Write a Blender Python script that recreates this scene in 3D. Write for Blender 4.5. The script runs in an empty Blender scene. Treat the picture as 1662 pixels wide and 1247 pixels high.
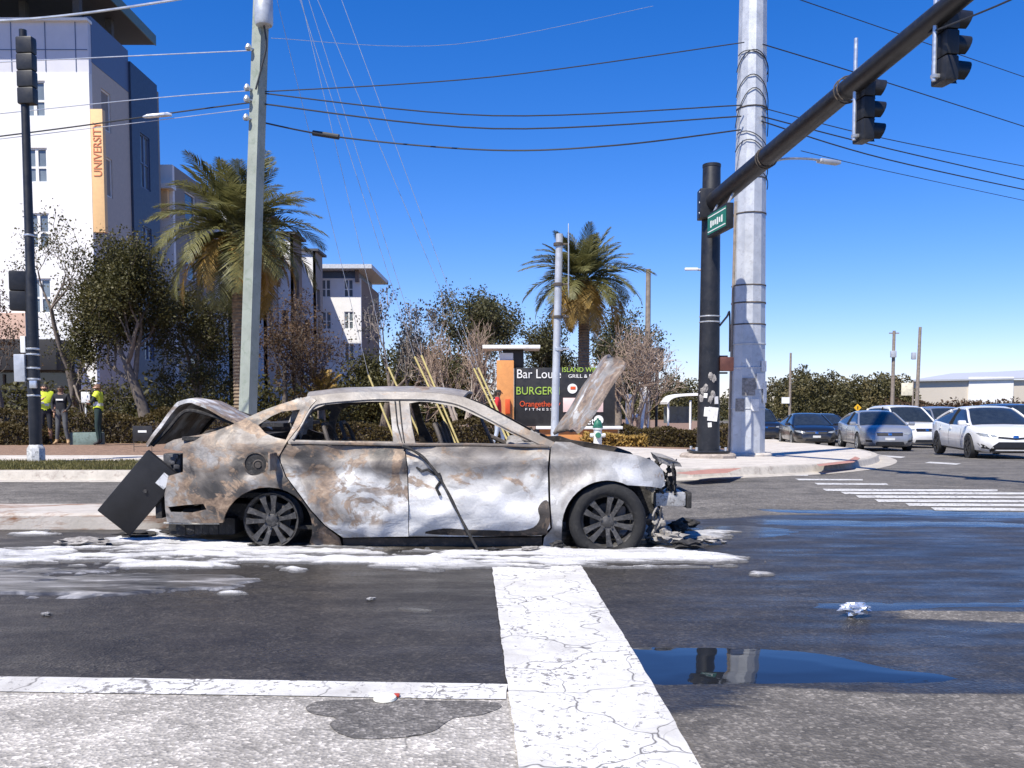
import bpy, bmesh, math, random
import numpy as np
from mathutils import Vector, Matrix, noise
from mathutils.geometry import delaunay_2d_cdt
from mathutils.bvhtree import BVHTree
R = math.radians
rng = random.Random(7)
scn = bpy.context.scene
COL = scn.collection

# ------------------------------------------------------------------ camera
FPX, HOR, CAMH, PITCH = 1500.0, 660.0, 1.15, R(3.5)
W0, H0 = 1662.0, 1247.0
PPY = HOR + FPX * math.tan(PITCH)
cd = bpy.data.cameras.new('camera')
cam = bpy.data.objects.new('camera', cd); COL.objects.link(cam)
cam.location = (0, 0, CAMH); cam.rotation_euler = (R(90) - PITCH, 0, 0)
cd.sensor_width = 36.0; cd.lens = 36.0 * FPX / W0
cd.shift_y = (PPY - H0 / 2) / W0
cd.clip_start = 0.05; cd.clip_end = 6000
scn.camera = cam

# ------------------------------------------------------------------ sky, sun, exposure
SUN_AZ, SUN_EL = R(34), R(55)        # light travels away from the camera and to the right
ldir = Vector((math.sin(SUN_AZ) * math.cos(SUN_EL), math.cos(SUN_AZ) * math.cos(SUN_EL), -math.sin(SUN_EL)))
world = bpy.data.worlds.new('World'); scn.world = world; world.use_nodes = True
wn = world.node_tree; wn.nodes.clear()
sky = wn.nodes.new('ShaderNodeTexSky'); sky.sky_type = 'NISHITA'; sky.sun_disc = False
sky.sun_elevation = SUN_EL
ts = -ldir
sky.sun_rotation = math.atan2(ts.x, ts.y)
sky.altitude = 0; sky.air_density = 1.0; sky.dust_density = 0.0; sky.ozone_density = 4.0
hs = wn.nodes.new('ShaderNodeHueSaturation'); hs.inputs['Saturation'].default_value = 1.37
bg = wn.nodes.new('ShaderNodeBackground'); bg.inputs['Strength'].default_value = 0.09
wo = wn.nodes.new('ShaderNodeOutputWorld')
tint = wn.nodes.new('ShaderNodeMix'); tint.data_type = 'RGBA'; tint.blend_type = 'MULTIPLY'; tint.inputs[0].default_value = 1.0; tint.inputs[7].default_value = (.93, .89, 1.26, 1)
wn.links.new(sky.outputs[0], hs.inputs['Color']); wn.links.new(hs.outputs[0], tint.inputs[6]); wn.links.new(tint.outputs[2], bg.inputs[0]); wn.links.new(bg.outputs[0], wo.inputs[0])
sl = bpy.data.lights.new('sun', 'SUN'); sl.energy = 4.9; sl.angle = R(0.53); sl.color = (1.0, 0.94, 0.83)
so = bpy.data.objects.new('sun', sl); COL.objects.link(so)
so.rotation_euler = ldir.to_track_quat('-Z', 'Y').to_euler()
so.location = (-20, -30, 40)
scn.view_settings.view_transform = 'Standard'; scn.view_settings.look = 'None'
scn.view_settings.exposure = 0.6; scn.view_settings.gamma = 1.0
scn.view_settings.use_curve_mapping = False

# ------------------------------------------------------------------ geometry helpers
def sm(a, b, x):
    t = min(1.0, max(0.0, (x - a) / (b - a))); return t * t * (3 - 2 * t)
def gz(X, Y):
    """height of the road surface: level near the camera, falling gently behind"""
    s = 0.005 + 0.016 * sm(-2, 8, X)
    return -s * min(max(Y - 13.0, 0.0), 32.0)
def ray(px, py):
    f = Vector((0, math.cos(PITCH), -math.sin(PITCH))); u = Vector((0, math.sin(PITCH), math.cos(PITCH)))
    return f * FPX + Vector((1, 0, 0)) * (px - W0 / 2) + u * (PPY - py)
def at(px, py, Y):
    d = ray(px, py); return Vector((0, 0, CAMH)) + d * (Y / d.y)
def G(px, py, dz=0.0):
    """point of the ground (plus dz) seen at a photograph position"""
    d = ray(px, py); z = dz
    for _ in range(60):
        t = (z - CAMH) / min(d.z, -1e-4); p = d * t
        z = 0.5 * z + 0.5 * (gz(p.x, p.y) + dz)
    return Vector((p.x, p.y, gz(p.x, p.y) + dz))
def XY(px, Y):
    return (px - W0 / 2) / FPX * Y      # close enough for placing things at a known distance

def setp(o, label=None, cat=None, group=None, kind=None):
    if label: o['label'] = label
    if cat: o['category'] = cat
    if group: o['group'] = group
    if kind: o['kind'] = kind
    return o
def thing(name, label, cat, loc=(0, 0, 0), rz=0.0, group=None):
    o = bpy.data.objects.new(name, None); COL.objects.link(o)
    o.location = loc; o.rotation_euler = (0, 0, rz); o.empty_display_size = 0.2
    return setp(o, label, cat, group)
def link(name, me, parent=None, world=True):
    o = bpy.data.objects.new(name, me); COL.objects.link(o)
    if parent is not None:
        o.parent = parent
        if world:
            r = parent
            m = Matrix.Identity(4)
            chain = []
            while r is not None: chain.append(r); r = r.parent
            for c in reversed(chain):
                m = m @ (c.matrix_parent_inverse @ Matrix.LocRotScale(c.location, c.rotation_euler, c.scale))
            o.matrix_parent_inverse = m.inverted()
    return o
def copy_tree(o, parent=None):
    c = o.copy(); COL.objects.link(c); c.parent = parent
    for ch in list(o.children):
        copy_tree(ch, c)
    return c
def shade(me, ang=35):
    me.polygons.foreach_set('use_smooth', [True] * len(me.polygons))
    try: me.set_sharp_from_angle(angle=R(ang))
    except Exception: pass
def npmesh(name, v, f, mats, smooth=None, midx=None):
    """mesh from numpy arrays; f is (n,3) or (n,4)"""
    me = bpy.data.meshes.new(name); v = np.asarray(v, dtype=np.float32); f = np.asarray(f, dtype=np.int32)
    k = f.shape[1]
    me.vertices.add(len(v)); me.vertices.foreach_set('co', v.ravel())
    me.loops.add(f.size); me.loops.foreach_set('vertex_index', f.ravel())
    me.polygons.add(len(f)); me.polygons.foreach_set('loop_start', np.arange(len(f), dtype=np.int32) * k)
    if midx is not None: me.polygons.foreach_set('material_index', np.asarray(midx, dtype=np.int32))
    for m in (mats if isinstance(mats, (list, tuple)) else [mats]): me.materials.append(m)
    me.update(calc_edges=True); me.validate()
    if smooth: shade(me, smooth)
    return me

class MB:
    """collects shapes, then becomes one mesh object"""
    def __init__(s): s.v = []; s.f = []; s.m = []; s.cur = 0
    def add(s, vs, fs):
        b = len(s.v); s.v += [tuple(v) for v in vs]
        for f in fs: s.f.append(tuple(i + b for i in f)); s.m.append(s.cur)
        return s
    def box(s, c, d, rz=0.0, rot=None, taper=1.0):
        hx, hy, hz = d[0] / 2, d[1] / 2, d[2] / 2
        vs = []
        for z in (-1, 1):
            k = taper if z > 0 else 1.0
            for x, y in ((-1, -1), (1, -1), (1, 1), (-1, 1)): vs.append(Vector((x * hx * k, y * hy * k, z * hz)))
        M = rot.to_3x3() if rot is not None else Matrix.Rotation(rz, 3, 'Z')
        c = Vector(c)
        return s.add([M @ v + c for v in vs], [(3, 2, 1, 0), (4, 5, 6, 7), (0, 1, 5, 4), (1, 2, 6, 5), (2, 3, 7, 6), (3, 0, 4, 7)])
    def bbox(s, c, d, b=0.02, rz=0.0, rot=None):
        """box with chamfered edges"""
        bm = bmesh.new(); bmesh.ops.create_cube(bm, size=1.0)
        bmesh.ops.scale(bm, vec=d, verts=bm.verts)
        bmesh.ops.bevel(bm, geom=list(bm.edges), offset=min(b, min(d) * 0.45), segments=2, affect='EDGES', profile=0.6)
        M = rot.to_4x4() if rot is not None else Matrix.Rotation(rz, 4, 'Z')
        bm.transform(Matrix.Translation(Vector(c)) @ M)
        bm.verts.index_update()
        s.add([v.co.copy() for v in bm.verts], [tuple(v.index for v in f.verts) for f in bm.faces]); bm.free()
        return s
    def tube(s, pts, rad, n=8, caps=True, ph=0.0):
        pts = [Vector(p) for p in pts]
        if not isinstance(rad, (list, tuple)): rad = [rad] * len(pts)
        vs = []; up = None
        for i, p in enumerate(pts):
            a = pts[max(0, i - 1)]; b = pts[min(len(pts) - 1, i + 1)]
            t = (b - a).normalized() if (b - a).length > 1e-9 else Vector((0, 0, 1))
            if up is None:
                up = Vector((0, 0, 1)) if abs(t.z) < 0.9 else Vector((0, 1, 0))
            e1 = (up - t * up.dot(t))
            e1 = e1.normalized() if e1.length > 1e-6 else t.orthogonal().normalized()
            e2 = t.cross(e1); up = e1
            for k in range(n):
                q = 2 * math.pi * k / n + ph
                vs.append(p + (e1 * math.cos(q) + e2 * math.sin(q)) * rad[i])
        fs = []
        for i in range(len(pts) - 1):
            for k in range(n):
                k2 = (k + 1) % n
                fs.append((i * n + k, i * n + k2, (i + 1) * n + k2, (i + 1) * n + k))
        if caps:
            fs.append(tuple(range(n - 1, -1, -1))); fs.append(tuple((len(pts) - 1) * n + k for k in range(n)))
        return s.add(vs, fs)
    def cyl(s, p0, p1, r0, r1=None, n=12): return s.tube([p0, p1], [r0, r1 if r1 is not None else r0], n)
    def lathe(s, prof, n=24, c=(0, 0, 0), axis='Z', closed=False):
        """prof: list of (radius, height)"""
        vs = []; c = Vector(c)
        for r, h in prof:
            for k in range(n):
                q = 2 * math.pi * k / n
                a, b = r * math.cos(q), r * math.sin(q)
                p = {'Z': (a, b, h), 'Y': (a, h, b), 'X': (h, a, b)}[axis]
                vs.append(Vector(p) + c)
        fs = []; m = len(prof)
        for i in range(m if closed else m - 1):
            j = (i + 1) % m
            for k in range(n):
                k2 = (k + 1) % n
                fs.append((i * n + k, i * n + k2, j * n + k2, j * n + k))
        if not closed:
            if prof[0][0] > 1e-5: fs.append(tuple(range(n - 1, -1, -1)))
            if prof[-1][0] > 1e-5: fs.append(tuple((m - 1) * n + k for k in range(n)))
        return s.add(vs, fs)
    def prism(s, poly, d):
        """planar polygon of 3-D points pushed along vector d"""
        n = len(poly); poly = [Vector(p) for p in poly]; d = Vector(d)
        return s.add(poly + [p + d for p in poly], [tuple(range(n - 1, -1, -1)), tuple(range(n, 2 * n))] +
                     [(i, (i + 1) % n, n + (i + 1) % n, n + i) for i in range(n)])
    def mesh(s, name, mats, smooth=35):
        me = bpy.data.meshes.new(name); me.from_pydata(s.v, [], s.f)
        for m in (mats if isinstance(mats, (list, tuple)) else [mats]): me.materials.append(m)
        me.polygons.foreach_set('material_index', s.m)
        bm = bmesh.new(); bm.from_mesh(me); bmesh.ops.recalc_face_normals(bm, faces=bm.faces); bm.to_mesh(me); bm.free()
        if smooth: shade(me, smooth)
        return me
    def build(s, name, mats, parent=None, world=True, smooth=35):
        return link(name, s.mesh(name, mats, smooth), parent, world)

def inpoly(x, y, P):
    c = False; j = len(P) - 1
    for i in range(len(P)):
        xi, yi = P[i][0], P[i][1]; xj, yj = P[j][0], P[j][1]
        if (yi > y) != (yj > y) and x < (xj - xi) * (y - yi) / (yj - yi) + xi: c = not c
        j = i
    return c
def densify(P, step, closed=True):
    out = []; n = len(P)
    for i in range(n if closed else n - 1):
        a = P[i]; b = P[(i + 1) % n]; L = math.hypot(b[0] - a[0], b[1] - a[1]); k = max(1, int(round(L / step)))
        for j in range(k): out.append((a[0] + (b[0] - a[0]) * j / k, a[1] + (b[1] - a[1]) * j / k))
    if not closed: out.append(tuple(P[-1][:2]))
    return out
def catmull(P, k=5, closed=False):
    out = []; n = len(P)
    for i in range(n if closed else n - 1):
        p0 = P[(i - 1) % n] if closed or i > 0 else P[0]; p1 = P[i]; p2 = P[(i + 1) % n]
        p3 = P[(i + 2) % n] if closed or i < n - 2 else P[-1]
        for j in range(k):
            t = j / k
            out.append(tuple(0.5 * ((2 * b) + (-a + c) * t + (2 * a - 5 * b + 4 * c - d) * t * t + (-a + 3 * b - 3 * c + d) * t ** 3)
                             for a, b, c, d in zip(p0, p1, p2, p3)))
    if not closed: out.append(tuple(P[-1]))
    return out
def cdt(outline, holes=(), step=None, sx=1.0):
    """triangulated 2-D region: (points, triangles)"""
    pts = []; edges = []
    loops = [outline] + list(holes)
    for L in loops:
        b = len(pts); pts += [Vector(p[:2]) for p in L]
        edges += [(b + i, b + (i + 1) % len(L)) for i in range(len(L))]
    if step:
        xs = [p[0] for p in outline]; ys = [p[1] for p in outline]
        y = min(ys) + step / 2; row = 0
        while y < max(ys):
            x = min(xs) + (step * sx / 2 if row % 2 else step * sx)
            while x < max(xs):
                if inpoly(x, y, outline) and not any(inpoly(x, y, h) for h in holes): pts.append(Vector((x, y)))
                x += step * sx
            y += step; row += 1
    v, e, f, _, _, _ = delaunay_2d_cdt(pts, edges, [], 0, 1e-5)
    tri = []
    for t in f:
        cx = sum(v[i].x for i in t) / len(t); cy = sum(v[i].y for i in t) / len(t)
        if inpoly(cx, cy, outline) and not any(inpoly(cx, cy, h) for h in holes): tri.append(tuple(t))
    return v, tri
def solid_sheet(pts3, tri, off):
    """give a triangulated sheet thickness: off(i) is the inner point of vertex i"""
    n = len(pts3); bm_e = {}
    for t in tri:
        for a, b in ((t[0], t[1]), (t[1], t[2]), (t[2], t[0])):
            bm_e[(a, b)] = 1
    rim = [(a, b) for (a, b) in bm_e if (b, a) not in bm_e]
    vs = list(pts3) + [off(i) for i in range(n)]
    fs = [tuple(t) for t in tri] + [(t[2] + n, t[1] + n, t[0] + n) for t in tri] + [(b, a, a + n, b + n) for a, b in rim]
    return vs, fs
def ground_sheet(name, poly, dz, mat, step=1.0, label=None, cat=None, kind='structure', skirt=0.0, parent=None, rag=0.0, seed=0, dens=None):
    """poly in world x,y; follows the fall of the ground"""
    P = densify(poly, dens or step)
    if rag:
        P = [(x + rag * noise.noise((x * 6, y * 6, seed)) + rag * .6 * noise.noise((x * 19, y * 19, seed)), y + rag * noise.noise((x * 6, y * 6, seed + 9)) + rag * .6 * noise.noise((x * 21, y * 21, seed + 5))) for x, y in P]
    v, tri = cdt(P, step=step)
    p3 = [Vector((p.x, p.y, gz(p.x, p.y) + dz)) for p in v]
    if skirt:
        vs, fs = solid_sheet(p3, tri, lambda i: p3[i] - Vector((0, 0, skirt)))
    else: vs, fs = p3, tri
    mb = MB(); mb.add(vs, fs)
    o = mb.build(name, mat, parent, smooth=30)
    if o.data.polygons and not skirt and o.data.polygons[0].normal.z < 0: o.data.flip_normals()
    if parent is None: setp(o, label, cat, kind=kind)
    return o

# ------------------------------------------------------------------ material helpers
def nmat(name):
    m = bpy.data.materials.new(name); m.use_nodes = True
    nt = m.node_tree; b = nt.nodes['Principled BSDF']
    return m, nt, b
def N(nt, t, **k):
    n = nt.nodes.new(t)
    for a, v in k.items():
        if a in n.inputs: n.inputs[a].default_value = v
        else: setattr(n, a, v)
    return n
def coords(nt, kind='Object', scale=(1, 1, 1)):
    tc = N(nt, 'ShaderNodeTexCoord'); mp = N(nt, 'ShaderNodeMapping'); mp.inputs['Scale'].default_value = scale
    nt.links.new(tc.outputs[kind], mp.inputs['Vector']); return mp.outputs[0]
def noi(nt, vec, scale, detail=4, rough=.55, dist=0.0):
    n = N(nt, 'ShaderNodeTexNoise'); n.inputs['Scale'].default_value = scale; n.inputs['Detail'].default_value = detail
    n.inputs['Roughness'].default_value = rough; n.inputs['Distortion'].default_value = dist
    if vec is not None: nt.links.new(vec, n.inputs['Vector'])
    return n.outputs[0]
def ramp(nt, fac, stops, interp='LINEAR'):
    r = N(nt, 'ShaderNodeValToRGB'); cr = r.color_ramp; cr.interpolation = interp
    while len(cr.elements) > 1: cr.elements.remove(cr.elements[-1])
    for i, (p, c) in enumerate(stops):
        e = cr.elements[0] if i == 0 else cr.elements.new(p)
        e.position = p; e.color = (c, c, c, 1) if isinstance(c, (int, float)) else (*c, 1)
    nt.links.new(fac, r.inputs[0]); return r.outputs[0]
def math_(nt, op, a, b=None, clamp=False):
    n = N(nt, 'ShaderNodeMath', operation=op); n.use_clamp = clamp
    for i, x in enumerate((a, b)):
        if x is None: continue
        if isinstance(x, (int, float)): n.inputs[i].default_value = x
        else: nt.links.new(x, n.inputs[i])
    return n.outputs[0]
def mixc(nt, fac, a, b, mode='MIX'):
    n = N(nt, 'ShaderNodeMix', data_type='RGBA', blend_type=mode)
    for sock, x in ((n.inputs[0], fac), (n.inputs[6], a), (n.inputs[7], b)):
        if isinstance(x, (int, float)): sock.default_value = x
        elif isinstance(x, tuple): sock.default_value = (*x, 1) if len(x) == 3 else x
        else: nt.links.new(x, sock)
    return n.outputs[2]
def bump(nt, b, h, strength=.3, dist=.02):
    n = N(nt, 'ShaderNodeBump'); n.inputs['Strength'].default_value = strength; n.inputs['Distance'].default_value = dist
    nt.links.new(h, n.inputs['Height']); nt.links.new(n.outputs[0], b.inputs['Normal'])
def simple(name, col, rough=.6, metal=0.0, var=.2, scale=6.0, bs=0.0, bscale=40.0, spec=.5, coat=0.0, dirt=None):
    m, nt, b = nmat(name); v = coords(nt)
    n1 = noi(nt, v, scale, 5, .6)
    lo = tuple(c * (1 - var) for c in col); hi = tuple(min(1, c * (1 + var)) for c in col)
    c = ramp(nt, n1, [(.3, lo), (.7, hi)])
    if dirt:
        n2 = noi(nt, v, scale * 2.7, 6, .7, .6)
        c = mixc(nt, ramp(nt, n2, [(.52, 0.0), (.68, 1.0)]), c, dirt)
    nt.links.new(c, b.inputs['Base Color'])
    rr = ramp(nt, n1, [(.3, max(0, rough - .08)), (.7, min(1, rough + .08))]); nt.links.new(rr, b.inputs['Roughness'])
    b.inputs['Metallic'].default_value = metal
    b.inputs['Specular IOR Level'].default_value = spec
    if coat: b.inputs['Coat Weight'].default_value = coat; b.inputs['Coat Roughness'].default_value = .05
    if bs: bump(nt, b, noi(nt, v, bscale, 4, .6), bs, .01)
    return m
def leafmat(name, c0, c1, c2=None, trans=.35, scale=1.3):
    m, nt, b = nmat(name); v = coords(nt)
    f = noi(nt, v, scale, 5, .7)
    f2 = noi(nt, v, 23.0, 2, .5)
    c = ramp(nt, f, [(.3, c0), (.55, c1), (.75, c2 or c1)])
    c = mixc(nt, .5, c, ramp(nt, f2, [(.3, .45), (.7, 1.5)]), 'MULTIPLY')
    nt.links.new(c, b.inputs['Base Color']); b.inputs['Roughness'].default_value = .55
    b.inputs['Specular IOR Level'].default_value = .35
    t = N(nt, 'ShaderNodeBsdfTranslucent'); nt.links.new(c, t.inputs['Color'])
    mx = N(nt, 'ShaderNodeMixShader'); mx.inputs[0].default_value = trans
    out = nt.nodes['Material Output']
    nt.links.new(b.outputs[0], mx.inputs[1]); nt.links.new(t.outputs[0], mx.inputs[2]); nt.links.new(mx.outputs[0], out.inputs['Surface'])
    return m

# ================================================================== SETTING: ground, road, kerbs, markings
def ellipse_mask(nt, vec, cx, cy, rx, ry, soft=.35):
    mp = N(nt, 'ShaderNodeMapping'); mp.inputs['Location'].default_value = (-cx / rx, -cy / ry, 0)
    mp.inputs['Scale'].default_value = (1 / rx, 1 / ry, 0)
    nt.links.new(vec, mp.inputs['Vector'])
    ln = N(nt, 'ShaderNodeVectorMath', operation='LENGTH'); nt.links.new(mp.outputs[0], ln.inputs[0])
    return ramp(nt, ln.outputs['Value'], [(1 - soft, 1.0), (1.0, 0.0)])

def asphalt(name, lo, hi, wet=(), dark=.42, agg=1.0):
    m, nt, b = nmat(name); v = coords(nt)
    big = noi(nt, coords(nt, scale=(.6, 1.3, 1)), .8, 6, .65, .6); mid = noi(nt, v, 4.0, 5, .65)
    vor = N(nt, 'ShaderNodeTexVoronoi'); vor.inputs['Scale'].default_value = 70; nt.links.new(v, vor.inputs['Vector'])
    stone = N(nt, 'ShaderNodeSeparateColor'); nt.links.new(vor.outputs['Color'], stone.inputs[0])
    c = ramp(nt, big, [(.3, lo), (.7, hi)])
    c = mixc(nt, .7, c, ramp(nt, mid, [(.3, .5), (.7, 1.45)]), 'MULTIPLY')
    c = mixc(nt, .8 * agg, c, ramp(nt, stone.outputs[0], [(0, .45), (.6, .9), (.85, 1.5), (1, 2.6)]), 'MULTIPLY')
    # hairline cracks
    cv = N(nt, 'ShaderNodeTexVoronoi', feature='DISTANCE_TO_EDGE'); cv.inputs['Scale'].default_value = .8
    wv = N(nt, 'ShaderNodeVectorMath', operation='ADD'); nz = N(nt, 'ShaderNodeTexNoise'); nz.inputs['Scale'].default_value = 2.2
    nt.links.new(v, nz.inputs['Vector']); nt.links.new(v, wv.inputs[0]); nt.links.new(nz.outputs['Color'], wv.inputs[1]); nt.links.new(wv.outputs[0], cv.inputs['Vector'])
    crack = ramp(nt, cv.outputs['Distance'], [(.0, 1.0), (.012, 0.0)])
    crack = math_(nt, 'MULTIPLY', crack, ramp(nt, big, [(.45, 0.0), (.6, 1.0)]))
    c = mixc(nt, math_(nt, 'MULTIPLY', crack, .7), c, (.012, .012, .012))
    h = math_(nt, 'ADD', math_(nt, 'MULTIPLY', vor.outputs['Distance'], .6), mid)
    rough = ramp(nt, mid, [(.2, .78), (.8, .95)])
    w = None
    for e in wet:
        k = ellipse_mask(nt, v, *e)
        w = k if w is None else math_(nt, 'MAXIMUM', w, k)
    bn = N(nt, 'ShaderNodeBump'); bn.inputs['Distance'].default_value = .012; bn.inputs['Strength'].default_value = .8
    nt.links.new(h, bn.inputs['Height']); nt.links.new(bn.outputs[0], b.inputs['Normal'])
    if w is not None:
        wn_ = noi(nt, coords(nt, scale=(.55, 1.6, 1)), 1.5, 6, .65, .8)
        w = math_(nt, 'MULTIPLY', w, 1.5)
        w = ramp(nt, math_(nt, 'ADD', w, math_(nt, 'SUBTRACT', wn_, .95)), [(.0, 0.0), (.16, 1.0)])
        c = mixc(nt, w, c, mixc(nt, 1.0, c, (dark, dark * .97, dark * .92), 'MULTIPLY'))
        film = ramp(nt, noi(nt, coords(nt, scale=(.5, 1.8, 1)), 2.4, 4, .6), [(.42, .5), (.72, .2)])
        rm = N(nt, 'ShaderNodeMix'); nt.links.new(w, rm.inputs[0]); nt.links.new(rough, rm.inputs[2]); nt.links.new(film, rm.inputs[3])
        nt.links.new(rm.outputs[0], b.inputs['Roughness'])
        nt.links.new(ramp(nt, w, [(0, .8), (1, .35)]), bn.inputs['Strength'])
    else: nt.links.new(rough, b.inputs['Roughness'])
    nt.links.new(c, b.inputs['Base Color']); b.inputs['Specular IOR Level'].default_value = .4
    return m

WET = [(-1.6, 5.0, 4.2, 2.2), (-3.0, 4.6, 3.2, 1.3), (-4.5, 5.0, 3.0, 1.6), (2.4, 7.0, 4.0, 1.9), (4.2, 6.6, 3.6, 1.5), (1.8, 4.3, 1.9, .75), (5.0, 8.3, 5.0, 1.9), (3.6, 5.55, 3.2, .5), (-4.5, 8.2, 2.4, 1.3)]
M_road = asphalt('asphalt', (.080, .073, .065), (.175, .160, .143), WET, dark=.27, agg=.7)
M_pale = asphalt('pale_aggregate', (.28, .26, .235), (.42, .395, .36), agg=.6)
M_conc = simple('concrete', (.5, .46, .41), .9, var=.18, scale=2.5, bs=.3, bscale=60, dirt=(.36, .31, .27))
M_kerb = simple('kerb_concrete', (.42, .385, .335), .9, var=.2, scale=4, bs=.35, bscale=45, dirt=(.27, .23, .2))
M_brick = simple('red_tactile', (.36, .18, .14), .85, var=.25, scale=7, bs=.3, bscale=70)
M_mulch = simple('mulch', (.2, .125, .085), .95, var=.5, scale=9, bs=.9, bscale=35, dirt=(.33, .22, .15))
M_soil = simple('lawn_soil', (.13, .11, .05), .95, var=.35, scale=3, bs=.6, bscale=30)
M_field = simple('far_ground', (.12, .12, .06), .95, var=.3, scale=.08)

# far ground, reaching the horizon
gx = np.array([-2500, -900, -300, -120, -60, -30, -15, -8, -4, -2, 0, 2, 4, 6, 8, 12, 20, 35, 70, 150, 400, 1000, 2500.])
gy = np.array([-60, -20, 0, 6, 10, 13, 16, 19, 22, 25, 28, 32, 36, 40, 45, 60, 100, 200, 500, 1200, 3500.])
vv = [(x, y, gz(x, y) - .08) for y in gy for x in gx]
nx = len(gx)
ff = [(j * nx + i, j * nx + i + 1, (j + 1) * nx + i + 1, (j + 1) * nx + i) for j in range(len(gy) - 1) for i in range(nx - 1)]
setp(link('ground', npmesh('ground', vv, ff, M_field, 30)), kind='structure')
# asphalt of the crossing
rx = np.array(list(range(-60, -8, 4)) + [x * .5 for x in range(-16, 33)] + list(range(18, 71, 4))); ry = np.array([-4, -2, 0, 2, 4, 6, 8, 10, 12, 13] + [13 + i for i in range(1, 33)] + [50, 60, 80, 120.])
vv = [(x, y, gz(x, y)) for y in ry for x in rx]; nx = len(rx)
ff = [(j * nx + i, j * nx + i + 1, (j + 1) * nx + i + 1, (j + 1) * nx + i) for j in range(len(ry) - 1) for i in range(nx - 1)]
setp(link('road', npmesh('road', vv, ff, M_road, 30)), kind='structure')

# pavement block on the far side of the road with its rounded street corner
KB = 14.5
corner = [G(1130, 776), G(1250, 771), G(1335, 766), G(1395, 759), G(1424, 751), G(1422, 744), G(1392, 736), G(1330, 728), G(1268, 720)]
cpath = catmull([(p.x, p.y) for p in corner], 6)
last = Vector(cpath[-1]); dirn = (last - Vector(cpath[-8])).normalized()
kerb_path = densify([(-60, KB), (-20, KB), (cpath[0][0] - 1.2, KB - .02)], 1.0, False) + cpath + [tuple(last + dirn * d) for d in (4, 10, 25, 60)]
def inset_path(P, d):
    out = []
    for i in range(len(P)):
        a = Vector(P[max(0, i - 1)]); b = Vector(P[min(len(P) - 1, i + 1)]); t = (b - a).normalized()
        out.append((P[i][0] - t.y * d, P[i][1] + t.x * d))
    return out
inner = inset_path(kerb_path, .17)
land_poly = inner + [(inner[-1][0], 120), (-60, 120)]
def strip(name, A, B, za, zb, mat, kind='structure'):
    vs = []; fs = []
    for (a, b) in zip(A, B): vs += [(a[0], a[1], gz(*a) + za), (b[0], b[1], gz(*b) + zb)]
    for i in range(len(A) - 1): fs.append((2 * i, 2 * i + 2, 2 * i + 3, 2 * i + 1))
    return vs, fs
def profile_loft(P, prof):
    """loft a kerb-like profile [(inset, z)] along a path"""
    rows = [inset_path(P, d) for d, _ in prof]; vs = []; fs = []; k = len(prof)
    for i in range(len(P)):
        for j, (d, z) in enumerate(prof): x, y = rows[j][i]; vs.append((x, y, gz(x, y) + z))
    for i in range(len(P) - 1):
        for j in range(k - 1): fs.append((i * k + j, (i + 1) * k + j, (i + 1) * k + j + 1, i * k + j + 1))
    return vs, fs
m = MB(); m.add(*profile_loft(kerb_path, [(-.42, .004), (-.4, .012), (-.02, .010), (0, .03), (.015, .125), (.04, .15), (.17, .152), (.172, .05)]))
setp(m.build('kerb', M_kerb, smooth=40), kind='structure')
ground_sheet('planting_bed', land_poly, .135, M_mulch, step=3.0)
grass_poly = [(-40, KB + .17), (-1.9, KB + .17), (-1.6, 17.2), (-40, 17.2)]
ground_sheet('grass_verge', grass_poly, .148, M_soil, step=1.2)
ground_sheet('sidewalk', [(-40, 17.2), (-1.6, 17.2), (-1.2, 19.6), (-40, 19.6)], .15, M_conc, step=1.0)
ci = inset_path(kerb_path, .172)
k0 = next(i for i, p in enumerate(ci) if p[0] > -1.9)
plaza = [p for p in ci[k0:-3]] + [(ci[-4][0] - 1.2, ci[-4][1] + 2), (7.0, 26.5), (3.0, 27.2), (0.2, 26.8), (-1.4, 20.5)]
ground_sheet('corner_pavement', plaza, .151, M_conc, step=.8)
ground_sheet('tactile_paving', [tuple(G(px, py, .155).xy) for px, py in ((1095, 768), (1150, 762), (1204, 760), (1180, 768), (1120, 771))], .157, M_brick, step=.4)
ground_sheet('tactile_paving', [tuple(G(px, py, .155).xy) for px, py in ((1330, 757), (1385, 751), (1396, 744), (1388, 741), (1376, 748), (1325, 754))], .157, M_brick, step=.4)

# joints of the corner pavement: shallow dark grooves are left as gaps between scored lines
# blades of short dry grass on the verge
def blades(n, x0, x1, y0, y1, dz, h, seed, keep=None):
    r = np.random.default_rng(seed); x = r.uniform(x0, x1, n); y = r.uniform(y0, y1, n)
    a = r.uniform(0, 6.283, n); hh = r.uniform(.4, 1, n) * h; w = .006 + .006 * r.random(n)
    z = np.array([gz(a_, b_) for a_, b_ in zip(x, y)]) + dz
    lx = r.normal(0, .4, n) * hh; ly = r.normal(0, .4, n) * hh
    v = np.zeros((n, 3, 3)); v[:, 0] = np.c_[x - np.cos(a) * w, y - np.sin(a) * w, z]; v[:, 1] = np.c_[x + np.cos(a) * w, y + np.sin(a) * w, z]
    v[:, 2] = np.c_[x + lx, y + ly, z + hh]
    return v.reshape(-1, 3), np.arange(n * 3).reshape(-1, 3)
M_grass = leafmat('dry_grass', (.10, .10, .03), (.17, .15, .05), (.26, .21, .10), .3, 1.2)
v_, f_ = blades(26000, -13, -1.9, KB + .18, 17.2, .148, .075, 3)
setp(link('grass', npmesh('grass', v_, f_, M_grass)), 'short dry winter grass on the verge behind the kerb', 'grass', kind='stuff')

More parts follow.
